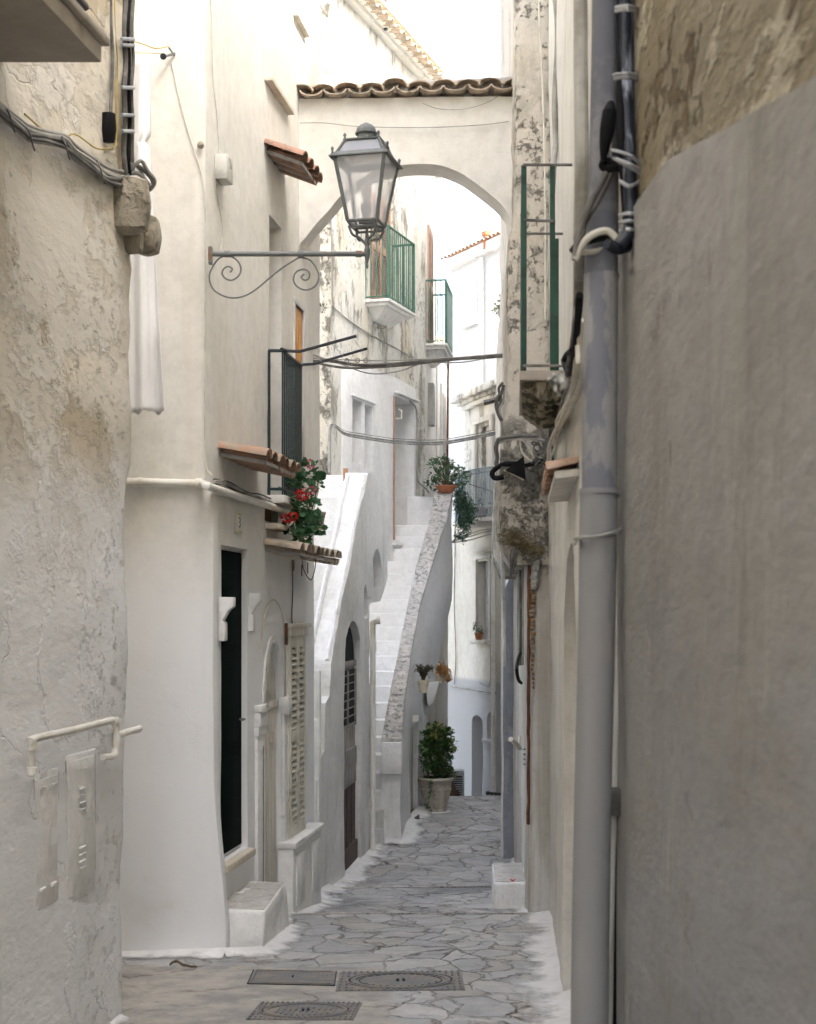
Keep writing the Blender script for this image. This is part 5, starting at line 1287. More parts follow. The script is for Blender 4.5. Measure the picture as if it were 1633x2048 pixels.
obj('rusty_rod', MB().tube([P(1246,560,4.58), P(1241,1100,4.585), P(1241,1500,4.585), P(1232,1900,4.585), P(1226,2300,4.585)], .006, 8), M['cable_b'], T)
# black and blue service pipes above
T = thing('cable_pipe', 'dark blue-black bundled pipes hanging on the near right corner', 'pipes', pq(1255, 480, 4.2))
obj('tube', MB().tube(smooth([P(1250,-150,4.3), P(1250,100,4.3), P(1258,300,4.25), P(1262,430,4.22), P(1255,470,4.2), P(1238,490,4.2)], 5), .019, 12), M['cable_blue'], T)
obj('tube', MB().tube(smooth([P(1264,-150,4.33), P(1266,160,4.33), P(1268,330,4.3), P(1270,430,4.28), P(1262,485,4.25), P(1235,500,4.2), P(1214,488,4.15)], 5), .014, 12), M['cable_blue'], T)
obj('tube', MB().tube(smooth([P(1240,-150,4.3), P(1240,100,4.3), P(1243,260,4.25), P(1248,380,4.25), P(1254,450,4.22)], 5), .010, 10), M['cable_b'], T)
m = MB()
for y, x0, x1 in ((15,1232,1278),(22,1232,1278),(150,1228,1280),(157,1230,1278),(430,1240,1282),(445,1240,1282),(462,1240,1280)): m.tube(smooth([P(x0,y,4.24), P((x0+x1)/2,y-3,4.18), P(x1,y+2,4.26)], 4), .0055, 6)
m.tube(smooth([P(1232,318,4.2), P(1262,330,4.15), P(1290,350,4.25), P(1262,372,4.18), P(1240,362,4.2)], 5), .0055, 6); m.tube(smooth([P(1225,300,4.2), P(1262,312,4.16), P(1292,338,4.25)], 5), .005, 6); m.tube(smooth([P(1225,315,4.2), P(1290,352,4.2)], 3), .005, 6)
objs('rag_tie', m, M['ribbon'], T)
T = thing('cable_loop', 'slack loop of pale and black cables beside the blue pipes', 'cables', pq(1190, 480, 4.4))
for i, (mt, r, pp) in enumerate((('cable_w',.011,[(1150,520),(1165,490),(1185,470),(1215,462),(1235,480),(1245,492),(1262,480)]), ('cable_b',.012,[(1145,505),(1160,488),(1190,478),(1218,474),(1230,492)]), ('cable_w',.008,[(1148,498),(1162,505),(1195,502),(1215,490),(1228,500),(1250,498)]), ('cable_b',.011,[(1262,350),(1235,335),(1215,338),(1205,332),(1212,322),(1236,326)]), ('conduit_dk',.006,[(1226,345),(1205,390),(1175,440),(1150,480)]), ('conduit',.004,[(1222,250),(1222,320),(1214,345),(1180,430),(1158,490)]), ('conduit_dk',.010,[(1213,345),(1190,390),(1172,430),(1158,470),(1150,520)]))):
    obj('cable', MB().tube(smooth([P(a, b_, 4.32+.03*(i%3)) for a, b_ in pp], 5), r, 8), M[mt], T)
m = MB().tube(smooth([P(1218,210,4.3), P(1216,240,4.28), P(1212,270,4.28), P(1208,300,4.3)], 4), [.010]+[.022]*11+[.012], 12) if False else MB().tube([P(1222,206,4.3), P(1219,225,4.28), P(1215,260,4.28), P(1210,290,4.3), P(1206,322,4.3)], [.010,.021,.022,.016,.007], 12)
obj('splice_box', m, M['cable_b'], None, label='small black splice box beside the blue-black pipes', cat='box')
# cables going down along the white house
hb = lambda px, py, o=.03: FB.hit(px, py, -o) if False else P(px, py, LB.Y(px, -o))
T = thing('cable_bundle', 'fat tangle of pale and black cables descending to the grimy corner', 'cables', hb(1120, 800))
runs = [('cable_w',.018,[(1166,640),(1163,740),(1150,790),(1125,840),(1108,880),(1100,930),(1085,975)],.05), ('conduit',.014,[(1170,500),(1166,560),(1163,620),(1152,700),(1146,760),(1130,800),(1112,830),(1102,860),(1098,900)],.04),
 ('conduit_dk',.016,[(1160,480),(1158,560),(1154,640),(1148,690),(1140,730),(1138,750)],.06), ('cable_b',.012,[(1160,590),(1155,650),(1150,700),(1142,745),(1132,735),(1128,722),(1134,710),(1146,700)],.07),
 ('conduit',.012,[(1150,760),(1128,800),(1110,830),(1104,870),(1100,920),(1090,945)],.03), ('conduit_dk',.010,[(1130,760),(1116,800),(1104,835),(1100,870),(1096,915)],.05), ('cable_w',.016,[(1158,700),(1140,800),(1118,860),(1106,890)],.02)]
RR = random.Random(11)
for k in range(9):
    j = lambda a: a+RR.uniform(-7, 7)
    runs.append((['conduit','cable_w','conduit_dk'][k % 3], RR.uniform(.005,.009), [(j(1158), 690), (j(1150), 750+RR.uniform(-8,8)), (j(1132), 800), (j(1116), 842), (j(1106), 888), (j(1100), 935), (j(1090), 960+RR.uniform(-12,14))], RR.uniform(.02,.09)))
for mt, r, pp, o in runs: obj('cable', MB().tube(smooth([hb(a, b_, o) for a, b_ in pp], 5), r, 8), M[mt], T)
m = MB(); RR = random.Random(3)
for i in range(5):
    c = (1108+RR.uniform(-6,14), 765+RR.uniform(-12,16)); m.tube(smooth([hb(c[0]+RR.uniform(-9,9), c[1]+RR.uniform(-10,10), .16+RR.uniform(-.03,.03)) for _ in range(6)], 5), .006, 5)
objs('loose_end', m, M['conduit'], T)
wire('drainpipe', [P(1104,-60,9.6), P(1116,60,9.6), P(1110,200,9.6), P(1112,280,9.6), P(1108,330,9.5), P(1104,420,9.4), P(1106,520,9.4), P(1106,640,9.3), P(1107,735,9.2)], .019, M['conduit'], 'crooked grey service pipe behind the green balcony', cat='pipe', n=10)
wire('downpipe', [hb(1161,-100,.05), hb(1162,120,.05), hb(1164,330,.05), hb(1161,500,.05), hb(1162,640,.05)], .024, M['conduit'], 'mottled grey pipe between the green balcony and the downpipe', cat='pipe', n=10)
wire('wire', [P(1076,-60,11.5), P(1080,60,11.5), P(1086,180,11.5), P(1091,400,11.4), P(1091,640,11.2)], .007, M['cable_w'], 'pale cord hanging down the grimy upper wall', cat='wire')
# grimy corner cluster
DG = 11.8
T = thing('cable_cluster', 'black cable brackets and tangles fixed to the grimy corner', 'cables', P(1020, 930, DG))
for mt, r, pp in (('conduit_dk',.018,[(995,880),(1010,876),(1040,872),(1075,872)]), ('conduit',.010,[(996,886),(1030,876),(1060,876),(1090,882)]), ('conduit_dk',.016,[(998,878),(992,895),(995,915),(994,930),(1010,935)]), ('cable_b',.020,[(1045,928),(1018,928),(1000,932),(985,945),(990,956),(1008,954)]), ('cable_b',.016,[(1050,932),(1075,925),(1095,915)]), ('cable_w',.008,[(1040,885),(1045,905),(1060,920),(1074,925)]), ('cable_w',.006,[(1038,875),(1055,890),(1072,922)]), ('cable_w',.008,[(1008,940),(1030,950),(1048,960)]), ('conduit_dk',.010,[(1075,920),(1090,900),(1092,880),(1100,870)])):
    obj('cable', MB().tube(smooth([P(a, b_, DG-.03) for a, b_ in pp], 5), r, 8), M[mt], T)
m = MB(); m.prism([P(1012,940,DG-.08), P(1048,912,DG-.08), P(1052,958,DG-.08)], (0,.05,0)); obj('black_hood', m, M['cable_b'], T, bevel=.004)
m = MB(); RR = random.Random(5)
for i in range(12):
    c = (1080+RR.uniform(-14,16), 905+RR.uniform(-20,20)); m.tube(smooth([P(c[0]+RR.uniform(-10,10), c[1]+RR.uniform(-12,12), DG-.05+RR.uniform(-.04,.02)) for _ in range(5)], 4), .007, 5)
objs('loose_end', m, M['conduit_dk'], T)
T = thing('cable_cluster', 'tangled cables and dark stub on the alley edge above the balcony', 'cables', P(1000, 800, 12.4))
for mt, r, pp in (('conduit_dk',.016,[(1008,770),(1004,785),(996,795),(993,812),(998,830),(1004,842)]), ('conduit',.012,[(1010,775),(1008,800),(1000,820),(1004,850),(1003,900)]), ('conduit_dk',.012,[(1006,765),(998,778),(1003,800),(996,815)])):
    obj('cable', MB().tube(smooth([P(a, b_, 12.2) for a, b_ in pp], 5), r, 7), M[mt], T)
m = MB(); m.hexa([P(966,808,12.3), P(1000,800,12.3), P(1000,800,12.4), P(966,808,12.4)], [P(966,800,12.3), P(1000,790,12.3), P(1000,790,12.4), P(966,800,12.4)]); m2 = MB(); m2.tube([P(968,806,12.35), P(1002,797,12.35)], .022, 4); obj('stub', m2, M['conduit_dk'], T)
# pipes on the lower corner
wire('drainpipe', [P(1004,880,12.2), P(1003,960,12.2), P(1005,1040,12.5), P(1005,1120,13.5), P(1008,1200,16.3), P(1009,1300,16.6), P(1010,1330,16.8)], .020, M['pipe_w'], 'slim white drainpipe following the grimy corner down', cat='pipe', n=8)
hc = lambda px, py, o=.02: P(px, py, LC.Y(px, -o))
T = thing('cable_bundle', 'grey cables hanging down the worn wall to a black loop', 'cables', hc(1040, 1300))
for a, r, mt in ((1037,.010,'conduit'),(1041,.012,'conduit_dk'),(1046,.008,'conduit')):
    obj('cable', MB().tube(smooth([hc(a+R.uniform(-1,1), y, .03) for y in (1095,1150,1210,1270,1330)], 4), r, 6), M[mt], T)
obj('cable', MB().tube(smooth([hc(1042,1305,.04), hc(1036,1320,.08), hc(1034,1340,.12), hc(1038,1360,.08), hc(1043,1366,.03)], 5), .014, 7), M['cable_b'], T)
m = MB(); RR = random.Random(9)
for i in range(9):
    a = 1027+RR.uniform(-5,8); m.tube(smooth([P(a, 1085, 11.9), P(a+RR.uniform(-5,5), 1105, 11.86), P(a+RR.uniform(-8,4), 1130+RR.uniform(0,25), 11.88), P(a+4, 1105, 11.9)], 4), .004, 5)
objs('loose_end', m, M['conduit_dk'], T)
# straw tufts at the eroded lower lip
def tuft(m, c, n, L_, w, spread, down=-.3):
    for i in range(n):
        d = Vector((R.gauss(0,spread), R.gauss(0,spread)-.2, R.gauss(down,.5))).normalized()*L_*R.uniform(.5,1.2); p = c+Vector((R.gauss(0,.03), R.gauss(0,.02), R.gauss(0,.02)))
        s = d.cross(Vector((R.random(), R.random(), R.random()))).normalized()*w
        m.add([p-s, p+s, p+d*.6+s*.6+Vector((0,0,-.01)), p+d], [(0,1,2,3)])
m = MB()
for px, py in ((1018,1072),(1030,1080),(1045,1086),(1060,1092),(1075,1100),(1040,1078),(1025,1066)): tuft(m, P(px, py, 11.9), 60, .07, .0014, .8)
obj('straw_tuft', m, M['straw'], None, angle=0, label='dry straw sprouting from the eroded lip of the grimy wall', cat='straw')
# rusty strip and brick scar at the corner of the worn wall
m = MB(); prv = None; pts_ = []
for i in range(24):
    y = 1120+i*23; pts_.append(P(1058.5+nz(i,0,0,.7)*2.0+(y-1120)*-.003, y, 12.0))
obj('rusted_strip', MB().tube(pts_, [.013+.004*nz(i,3,0,.9) for i in range(24)], 6), M['rust'], None, label='long rusted iron strip down the corner of the worn wall', cat='iron strip', jitter=.004, jscale=20)
m = MB()
for i in range(26):
    y = 1150+i*9; c = P(1066+R.uniform(-2,2), y, 12.0); s = (.020+R.uniform(0,.012))*(1-i/34); m.box(c-Vector((s,.02,.011)), c+Vector((s,.03,.011)))
obj('brick_scar', m, M['brick'], None, bevel=.004, jitter=.008, jscale=15, label='exposed crumbling bricks beside the rusted strip', cat='bricks')
m = MB()
for i in range(7):
    c = P(1070+R.uniform(-5,8), 1125+i*8, 11.97); m.ball(c, R.uniform(.015,.035), 6)
obj('mortar_lump', m, M['conduit'], None, jitter=.012, jscale=22, label='lumpy mortar and knotted wire above the brick scar', cat='mortar')
T = thing('wall_pipe', 'short bent white pipe end on the worn right wall', 'pipe', P(1038,1485,11.95))
obj('tube', MB().tube(smooth([P(1022,1478,11.8), P(1030,1485,11.9), P(1037,1494,12.0), P(1040,1496,12.1)], 4), .020, 10), M['pipe_w'], T)
objs('fitting', MB().tube([P(1038,1500,12.05), P(1040,1472,12.05)], .012, 8), M['pipe_w'], T)
m = MB()
for i in range(4): m.box(P(1048,1500+i*10,11.99), P(1050.5,1497+i*10,12.05))
obj('air_slots', m, M['dark'], None, label='four tiny black slots in the worn white wall', cat='vent')

# ================================================================ skirts of whitewash at wall feet
def skirt(name, path, widths, lab, hgt=.05, side=1):
    """path along the wall foot, apron spreads to the given side"""
    m = MB(); pts = smooth([Vector((x, y, 0)) for x, y in path], 8); n = len(pts); NW = 7
    for i, p in enumerate(pts):
        d = (pts[min(i+1,n-1)]-pts[max(i-1,0)]).normalized(); nn = Vector((d.y, -d.x, 0))*side
        f = i/(n-1)*(len(widths)-1); k = min(int(f), len(widths)-2); w_ = widths[k]+(widths[k+1]-widths[k])*(f-k)
        w_ *= 1.5+.22*nz(p.x, p.y, 0, 2.2)+.10*nz(p.x, p.y, 2, 5)
        for j in range(NW+1):
            u = j/NW; q = p+nn*(u*w_-.06*(1-u)); z = gh(q.x, q.y)+.005+hgt*(1-u)**2.8+(0.004*nz(q.x,q.y,1,9) if 0 < j < NW else 0)
            m.v.append(Vector((q.x, q.y, z)))
    for i in range(n-1):
        for j in range(NW): a = i*(NW+1)+j; m.f.append([a, a+1, a+NW+2, a+NW+1]); m.m.append(0)
    o = obj(name, m, M['skirt'], None, angle=60, kind='structure')
    at = o.data.attributes.new('wear', 'FLOAT', 'POINT')
    for i in range(len(o.data.vertices)): at.data[i].value = (i % (NW+1))/NW
    return o
skirt('whitewash_edge', [(-3.4,9.78),(-2.4,9.76),(-1.5,9.73),(-1.19,9.72)], [.12,.10,.12,.12], '')
skirt('whitewash_edge', [(-1.18,9.70),(-.93,9.84),(-.90,10.4),(-.86,11.0),(-.95,11.3),(-.99,11.9)], [.08,.12,.13,.14,.10,.10], '')
skirt('whitewash_edge', [(-.97,11.95),(-.89,12.0),(-.78,13.1),(-.78,13.5),(-.84,14.1),(-.80,14.25),(-.66,15.3),(-.50,16.8),(-.42,17.5),(-.36,18.15),(-.07,18.35),(-.0,19.2),(.07,20),(.17,20.8),(.20,21.05)], [.10,.12,.16,.17,.16,.18,.18,.2,.22,.2,.22,.2,.2,.2], '', hgt=.06)
skirt('whitewash_edge', [(LB.x(4.7),4.7),(LB.x(7),7),(LB.x(9),9),(LB.x(11),11),(LB.x(11.85),11.85)], [.18,.20,.19,.22,.26], '', side=-1)
skirt('whitewash_edge', [(1.16,11.97),(1.04,11.97),(.96,12.03),(.98,12.4),(1.0,12.9),(1.06,14),(1.12,15.5),(1.15,16.9)], [.20,.20,.16,.12,.12,.10,.06,.04], '', side=-1)
skirt('whitewash_edge', [(L1.x(2)+.0,2),(L1.x(5),5),(L1.x(7),7),(L1.x(7.9),7.9)], [.05,.05,.05,.06], '')

# worn stone edges of the two shallow steps in the street
for Y, xa_, xb_ in ((11.90, -.86, 1.02), (14.80, -.66, 1.06)):
    m = MB(); xs_ = frange(xa_, xb_, .09)
    rings = []
    for x in xs_:
        z = gh(x, Y-.025)+.004; w_ = .028+.008*nz(x, Y, 0, 3)
        rings.append([V0((x, Y-w_, z-.03)), V0((x, Y-w_, z+.004)), V0((x, Y+.012, z+.005)), V0((x, Y+.014, z-.07))])
    m.rings(rings); obj('step_edge', m, M['terrazzo'], None, kind='structure', angle=50, jitter=.004)
# stone bench by the dark door and mounting block on the right
def bench(name, b_, t, mt, top, lab, cat, tm):
    m = MB(); bm = bmesh.new(); q = MB().hexa(b_, t); vs = [bm.verts.new(v) for v in q.v]; [bm.faces.new([vs[i] for i in f]) for f in q.f]
    bmesh.ops.recalc_face_normals(bm, faces=bm.faces)
    bmesh.ops.bevel(bm, geom=bm.edges[:], offset=.02, segments=2, affect='EDGES', profile=.5)
    bmesh.ops.triangulate(bm, faces=bm.faces); bmesh.ops.subdivide_edges(bm, edges=[e for e in bm.edges if e.calc_length() > .08], cuts=6, use_grid_fill=True)
    bm.verts.index_update(); m.v = [v.co+noise.noise_vector(v.co*4)*.010 for v in bm.verts]; m.f = [[v.index for v in f.verts] for f in bm.faces]; m.m = [0]*len(m.f); bm.free()
    o = obj(name, m, mt, None, angle=60, label=lab, cat=cat)
    m = MB(); tt = [v for v in t]; c = sum(tt, Vector())/4; tt = [c+(v-c)*tm+Vector((0,0,-.001)) for v in tt]
    m.hexa([v-Vector((0,0,.006)) for v in tt], [v+Vector((0,0,.006)) for v in tt]); s = obj('stone_top', m, M['benchtop'], o, bevel=.005, jitter=.006, jscale=7)
    return o
V = Vector
bench('stone_bench', [V((-1.30,9.84,-2.5)), V((-.965,9.86,-2.5)), V((-.83,11.05,-2.6)), V((-1.2,11.05,-2.6))], [V((-1.30,9.92,-1.955)), V((-.945,9.92,-1.955)), V((-.895,11.0,-1.955)), V((-1.2,11.0,-1.955))], M['white'], 0, 'low whitewashed stone bench below the dark door', 'bench', .93)
bench('mounting_block', [V((.725,12.70,-2.75)), V((1.03,12.68,-2.75)), V((1.05,13.8,-2.85)), V((.765,13.8,-2.85))], [V((.728,12.73,-2.27)), V((1.00,12.73,-2.27)), V((1.06,13.76,-2.27)), V((.77,13.76,-2.27))], M['white'], 0, 'white mounting block against the worn right wall', 'stone block', .92)

# ================================================================ manhole covers
def on_ground(px, py):
    D = 8.0
    for _ in range(30): D = -gz(D)*F/(py-HY)
    return P(px, py, D)
def cover(name, quad, lab, round_=False, plain=False):
    q = [on_ground(*c) for c in quad]; c = sum(q, V())/4; c.z = gz(c.y)+.003; slope = (gz(c.y+.3)-gz(c.y-.3))/.6
    q = [V((v.x, v.y, c.z+slope*(v.y-c.y))) for v in q]
    ex = ((q[1]-q[0])+(q[2]-q[3]))/2; ey = ((q[3]-q[0])+(q[2]-q[1]))/2
    pt = lambda u, w, h=0: c+ex*(u-.5)+ey*(w-.5)+V((0,0,h))
    m = MB(); m.hexa([pt(0,0,-.03), pt(1,0,-.03), pt(1,1,-.03), pt(0,1,-.03)], [pt(0,0,.002), pt(1,0,.002), pt(1,1,.002), pt(0,1,.002)])
    o = obj(name, m, M['castiron'], None, bevel=.002, label=lab, cat='manhole cover')
    f = MB()
    def bar(u0, w0, u1, w1, h0=.002, h1=.007): f.hexa([pt(u0,w0,h0), pt(u1,w0,h0), pt(u1,w1,h0), pt(u0,w1,h0)], [pt(u0,w0,h1), pt(u1,w0,h1), pt(u1,w1,h1), pt(u0,w1,h1)])
    if plain:
        for k in ((.03,.03,.97,.06),(.03,.94,.97,.97),(.03,.06,.045,.94),(.955,.06,.97,.94)): bar(*k)
        for i in range(17):
            for j in range(5):
                u, w = .09+i*.05, .14+j*.17; bar(u, w, u+.022, w+.05, .002, .0035)
        g_ = MB()
        for a in ((-.012,-.03,-.002,1.03),(1.002,-.03,1.014,1.03),(-.012,-.05,1.014,-.008)): g_.hexa([pt(a[0],a[1],-.01), pt(a[2],a[1],-.01), pt(a[2],a[3],-.01), pt(a[0],a[3],-.01)], [pt(a[0],a[1],.0015), pt(a[2],a[1],.0015), pt(a[2],a[3],.0015), pt(a[0],a[3],.0015)])
        obj('joint', g_, M['dark'], o)
    else:
        def ring(r0, r1, h0, h1, mat, nm):
            g_ = MB(); rr = []
            for (r, h) in ((r1,h0),(r1,h1),(r0,h1),(r0,h0)): rr.append([pt(.5+r*math.cos(2*PI*i/48), .5+r*math.sin(2*PI*i/48), h) for i in range(48)])
            g_.rings(rr+[rr[0]], cap=False); return obj(nm, g_, mat, o, angle=30)
        ring(.40,.415,.002,.004,M['dark'],'joint'); ring(.36,.40,.002,.008,M['castiron'],'rim'); ring(.42,.44,.002,.008,M['castiron'],'rim')
        if round_: ring(.325,.333,.002,.004,M['dark'],'joint')
        for i in range(13):
            u = .17+i*.055
            hh = math.sqrt(max(0, .31**2-(u+.01-.5)**2))
            if round_ and hh > .05: bar(u, .5-hh, u+.016, .5+hh)
            elif hh > .05:
                k = max(1, int(2*hh/.2)); 
                for j in range(k): w0 = .5-hh+2*hh*j/k; bar(u+.01*(j%2), w0+.02, u+.018+.01*(j%2), w0+2*hh/k-.04)
        for i in range(20):
            u = .02+i*.0495
            for w0, w1 in ((.01,.055),(.945,.99)): bar(u, w0, u+.018, w1)
            if 2 < i < 17: continue
            for w in (.12,.27,.42,.57,.72,.85): bar(u, w, u+.016, w+.08)
    obj('relief', f, M['castiron'], o, angle=0)
    h = MB(); 
    for du in ((-.035,-.012),(.012,.035)) if not plain else ((-.01,.01),): h.hexa([pt(.5+du[0],.46,.001), pt(.5+du[1],.46,.001), pt(.5+du[1],.54,.001), pt(.5+du[0],.54,.001)], [pt(.5+du[0],.46,.0095), pt(.5+du[1],.46,.0095), pt(.5+du[1],.54,.0095), pt(.5+du[0],.54,.0095)])
    obj('lifting_hole', h, M['dark'], o)
cover('manhole_cover', [(497,1967),(668,1971),(672,1944),(508,1941)], 'plain rectangular iron cover, leftmost in the paving', plain=True)
cover('manhole_cover', [(670,1983),(932,1981),(922,1943),(682,1945)], 'square iron cover with a ringed round lid', round_=True)
cover('manhole_cover', [(492,2041),(706,2040),(726,2007),(520,2005)], 'nearest iron cover with a round studded lid')
# odd bits on the ground
m = MB().tube(smooth([on_ground(340,1936)+V((0,0,.02)), on_ground(352,1933)+V((0,0,.035)), on_ground(368,1936)+V((0,0,.02)), on_ground(394,1940)+V((0,0,.02))], 5), [.004]+[.009]*12+[.006]*3, 6)
obj('twig', m, M['bark'], None, jitter=.006, jscale=25, label='brown rotten twig on the whitewashed edge', cat='twig')
for i, (px, py, zz) in enumerate(((1026,1765,-2.255),(1047,1815,None))):
    p = on_ground(px, py) if zz is None else P(px, py, 2.255*F/(py-HY)); m = MB()
    for k in range(3): d = V((R.uniform(-.02,.02), R.uniform(-.02,.02), .01)); m.add([p+V((0,0,.006)), p+d+V((.012,0,.012)), p+d*1.6+V((0,0,.008)), p+d+V((-.01,.008,.01))], [(0,1,2,3)])
    obj('fallen_petal', m, M['flower'], None, angle=0, label=('red petal lying on the mounting block' if i == 0 else 'red petal on the ground beside the mounting block'), cat='petal')

# ================================================================ plants
def leaf(m, p, d, up, L_, w, fold=.25, lobes=False):
    d = d.normalized(); s = d.cross(up); s = s.normalized() if s.length > 1e-4 else d.orthogonal().normalized(); u = s.cross(d)
    if lobes:
        ang = [-2.5,-1.9,-1.35,-.85,-.4,0,.4,.85,1.35,1.9,2.5]; rad = [.55,.92,.72,1,.8,1.05,.8,1,.72,.92,.55]
        vs = [p]+[p+d*(L_*.5)+(d*math.cos(a)+s*math.sin(a))*L_*.55*r+u*L_*.12*abs(math.sin(a))*r for a, r in zip(ang, rad)]
        m.add(vs, [(0,i,i+1) for i in range(1, len(ang))])
    else:
        m.add([p, p+d*L_*.45+s*w+u*w*fold, p+d*L_-u*L_*.1, p+d*L_*.45-s*w+u*w*fold, p+d*L_*.5], [(0,1,4),(1,2,4),(2,3,4),(3,0,4)])
def rv(): return V((R.gauss(0,1), R.gauss(0,1), R.gauss(0,1))).normalized()
def cloud(blobs, per, L_, w, lobes=False, upb=.4, shell=.55, jit=.0):
    m = MB()
    for c, r in blobs:
        for _ in range(int(per*r*r/.01)):
            d = rv(); rr = (shell+(1-shell)*R.random())
            if nz(*(c+V((d.x*r[0] if isinstance(r, tuple) else d.x*r, d.y*r, d.z*r))), 9) < -.22: continue
            p = c+d*r*rr; leaf(m, p, (d+rv()*.8+V((0,0,upb*.3))), (V((0,0,1))+rv()*.8), L_*R.uniform(.6,1.25), w*R.uniform(.7,1.2), lobes=lobes)
    return m
# geranium on the lower canopy
T = thing('geranium', 'trailing geranium with red blossoms on the tile canopies', 'plant', P(600, 1090, 12.0))
DGm = 11.75
def px_blobs(lst, D, s=1.0): return [(P(a, b_, D+R.uniform(-.08,.08)), r*D/F*s) for a, b_, r in lst]
bl = px_blobs([(598,935,16),(618,945,18),(635,965,14),(592,965,18),(612,985,22),(633,990,10),(585,995,14),(600,1015,20),(622,1015,18),(596,1045,18),(618,1048,20),(636,1050,12),(600,1080,16),(583,1050,10),(606,1072,14),(572,985,7),(640,1062,8),(634,930,8)], DGm)
m = cloud(bl, 80, .055, .03, lobes=True); obj('foliage', m, M['leaf'], T, angle=0)
m = MB()
for a, b_ in ((605,1090),(590,1040),(620,1000),(640,950),(645,1045),(570,925),(584,918)): m.tube(smooth([P(600,1092,DGm+.05), P((600+a)/2+4,(1092+b_)/2,DGm), P(a,b_,DGm-.05)], 4), .004, 5)
obj('stem', m, M['stem'], T)
m = MB()
for (a, b_, r) in ((608,988,13),(574,1036,9),(586,1033,7),(604,993,8)):
    c = P(a, b_, DGm-.11)
    for _ in range(34): d = rv(); p = c+V((d.x, d.y*.5, d.z*.7))*r*DGm/F; leaf(m, p, d+rv()*.5, rv(), .022, .013)
obj('blossom', m, M['flower'], T, angle=0)
m = MB()
for (a, b_, r) in ((622,928,6),(624,982,6),(570,935,3)):
    c = P(a, b_, DGm-.1)
    for _ in range(16): d = rv(); leaf(m, c+d*r*DGm/F, d, rv(), .022, .012)
obj('blossom', m, M['pink'], T, angle=0)['label'] = 'pink blossoms high in the foliage'
m = MB().lathe([(.07,0),(.095,.13),(.10,.14),(.10,.155),(.085,.155),(.08,.13)], P(628, 1062, 12.3), 16); obj('pot', m, M['pot_stone'], T)
m = MB()
for a, b_ in ((588,1120),(616,1125),(604,1130)): m.tube([F2.hit(a, b_, .2), F2.hit(a, b_+22, .2)], .005, 5)
m.tube(smooth([F2.hit(632,1118,.28), F2.hit(630,1140,.25), F2.hit(622,1160,.1), F2.hit(608,1140,.05), F2.hit(604,1115,.05)], 5), .004, 5)
objs('hanging_hook', m, M['rust'], T)
m = MB(); m.tube(smooth([F2.hit(585,1120,.01), F2.hit(586,1180,.01), F2.hit(584,1240,.012), F2.hit(590,1262,.02), F2.hit(582,1268,.03)], 4), .005, 5); m.tube([F2.hit(573,1246,.02), F2.hit(573,1290,.02)], .012, 6)
obj('wire', m, M['rust'], None, label='rusty wire and hook hanging beside the louvred window', cat='wire')

# shrub in the dish on top of the long parapet
Dj = 24.0
T = thing('potted_plant', 'jade-like bush in a shallow clay bowl on top of the parapet', 'potted plant', P(893, 985, Dj))
m = MB().lathe([(.10,0),(.165,.09),(.18,.10),(.18,.115),(.155,.115),(.15,.10)], P(893, 986, Dj-.02), 20); obj('bowl', m, M['terra'], T)
m = MB()
for a, b_ in ((868,935),(880,925),(893,915),(905,928),(922,940),(875,955),(915,955),(930,962),(862,960)): m.tube(smooth([P(893,975,Dj), P((893*2+a)/3,(975+b_)/2+4,Dj+R.uniform(-.05,.05)), P(a,b_,Dj+R.uniform(-.1,.1))], 4), [.016,.015,.014,.013,.011,.010,.008,.007,.006], 5)
obj('branch', m, M['bark'], T)
bl = px_blobs([(868,930,12),(885,922,12),(900,925,9),(872,950,14),(888,945,11),(905,945,12),(920,945,12),(928,962,11),(862,965,10),(880,968,9),(912,965,12),(900,960,8),(937,948,6),(868,975,6)], Dj)
obj('foliage', cloud(bl, 120, .055, .020, shell=.3), M['leaf_jade'], T, angle=0)
T = thing('trailing_plant', 'blue-green trailing plant spilling behind the parapet top', 'plant', P(925, 1080, 24.3))
bl = px_blobs([(918,985,14),(928,1000,18),(940,1015,14),(920,1020,18),(935,1035,16),(945,1040,10),(922,1048,14),(932,1062,12),(916,1070,8),(925,1080,8),(912,1000,10),(950,1020,6)], 24.4)
obj('foliage', cloud(bl, 330, .040, .011, shell=.05), M['leaf_blue'], T, angle=0)
m = MB()
for i in range(14): a = R.uniform(908,945); m.tube(smooth([P(905,985,24.3), P((905+a)/2+8,1000,24.35), P(a,R.uniform(1045,1090),24.4)], 4), .003, 4)
obj('stem', m, M['stem'], T)
# two pots hung on the stair wall
def smallpot(px, yt, yb, D, wpx, mat, lab, leafm, blobs, per, L_, w, cat='potted plant', dry=False):
    T = thing('potted_plant', lab, cat, P(px, yb, D)); r = wpx/2*D/F; h = (yb-yt)*D/F
    obj('pot', MB().lathe([(r*.62,0),(r*.92,h*.82),(r*1.05,h*.84),(r*1.05,h),(r*.9,h),(r*.86,h*.85)], P(px, yb, D), 16), mat, T)
    obj('soil', MB().lathe([(r*.88,h*.86),(r*.5,h*.88),(.001,h*.9)], P(px, yb, D), 12), M['soil'], T)
    if dry:
        m = MB()
        for a, b_, rr in blobs:
            for k in range(per): 
                e = P(a+R.gauss(0,rr*.5), b_+R.gauss(0,rr*.5), D-.05+R.gauss(0,.05)); s0 = P(px+R.uniform(-3,3), yt, D); md_ = s0.lerp(e, .5)+V((0,0,.05)); pts = smooth([s0, md_, e], 3); m.tube(pts, .003, 3); 
                leaf(m, e, rv()+V((0,0,-.6)), rv(), L_*1.5, w)
                leaf(m, md_, rv(), rv(), L_, w)
        obj('foliage', m, leafm, T, angle=0)
    else: obj('foliage', cloud(px_blobs(blobs, D), per, L_, w, shell=.1), leafm, T, angle=0)
    return T
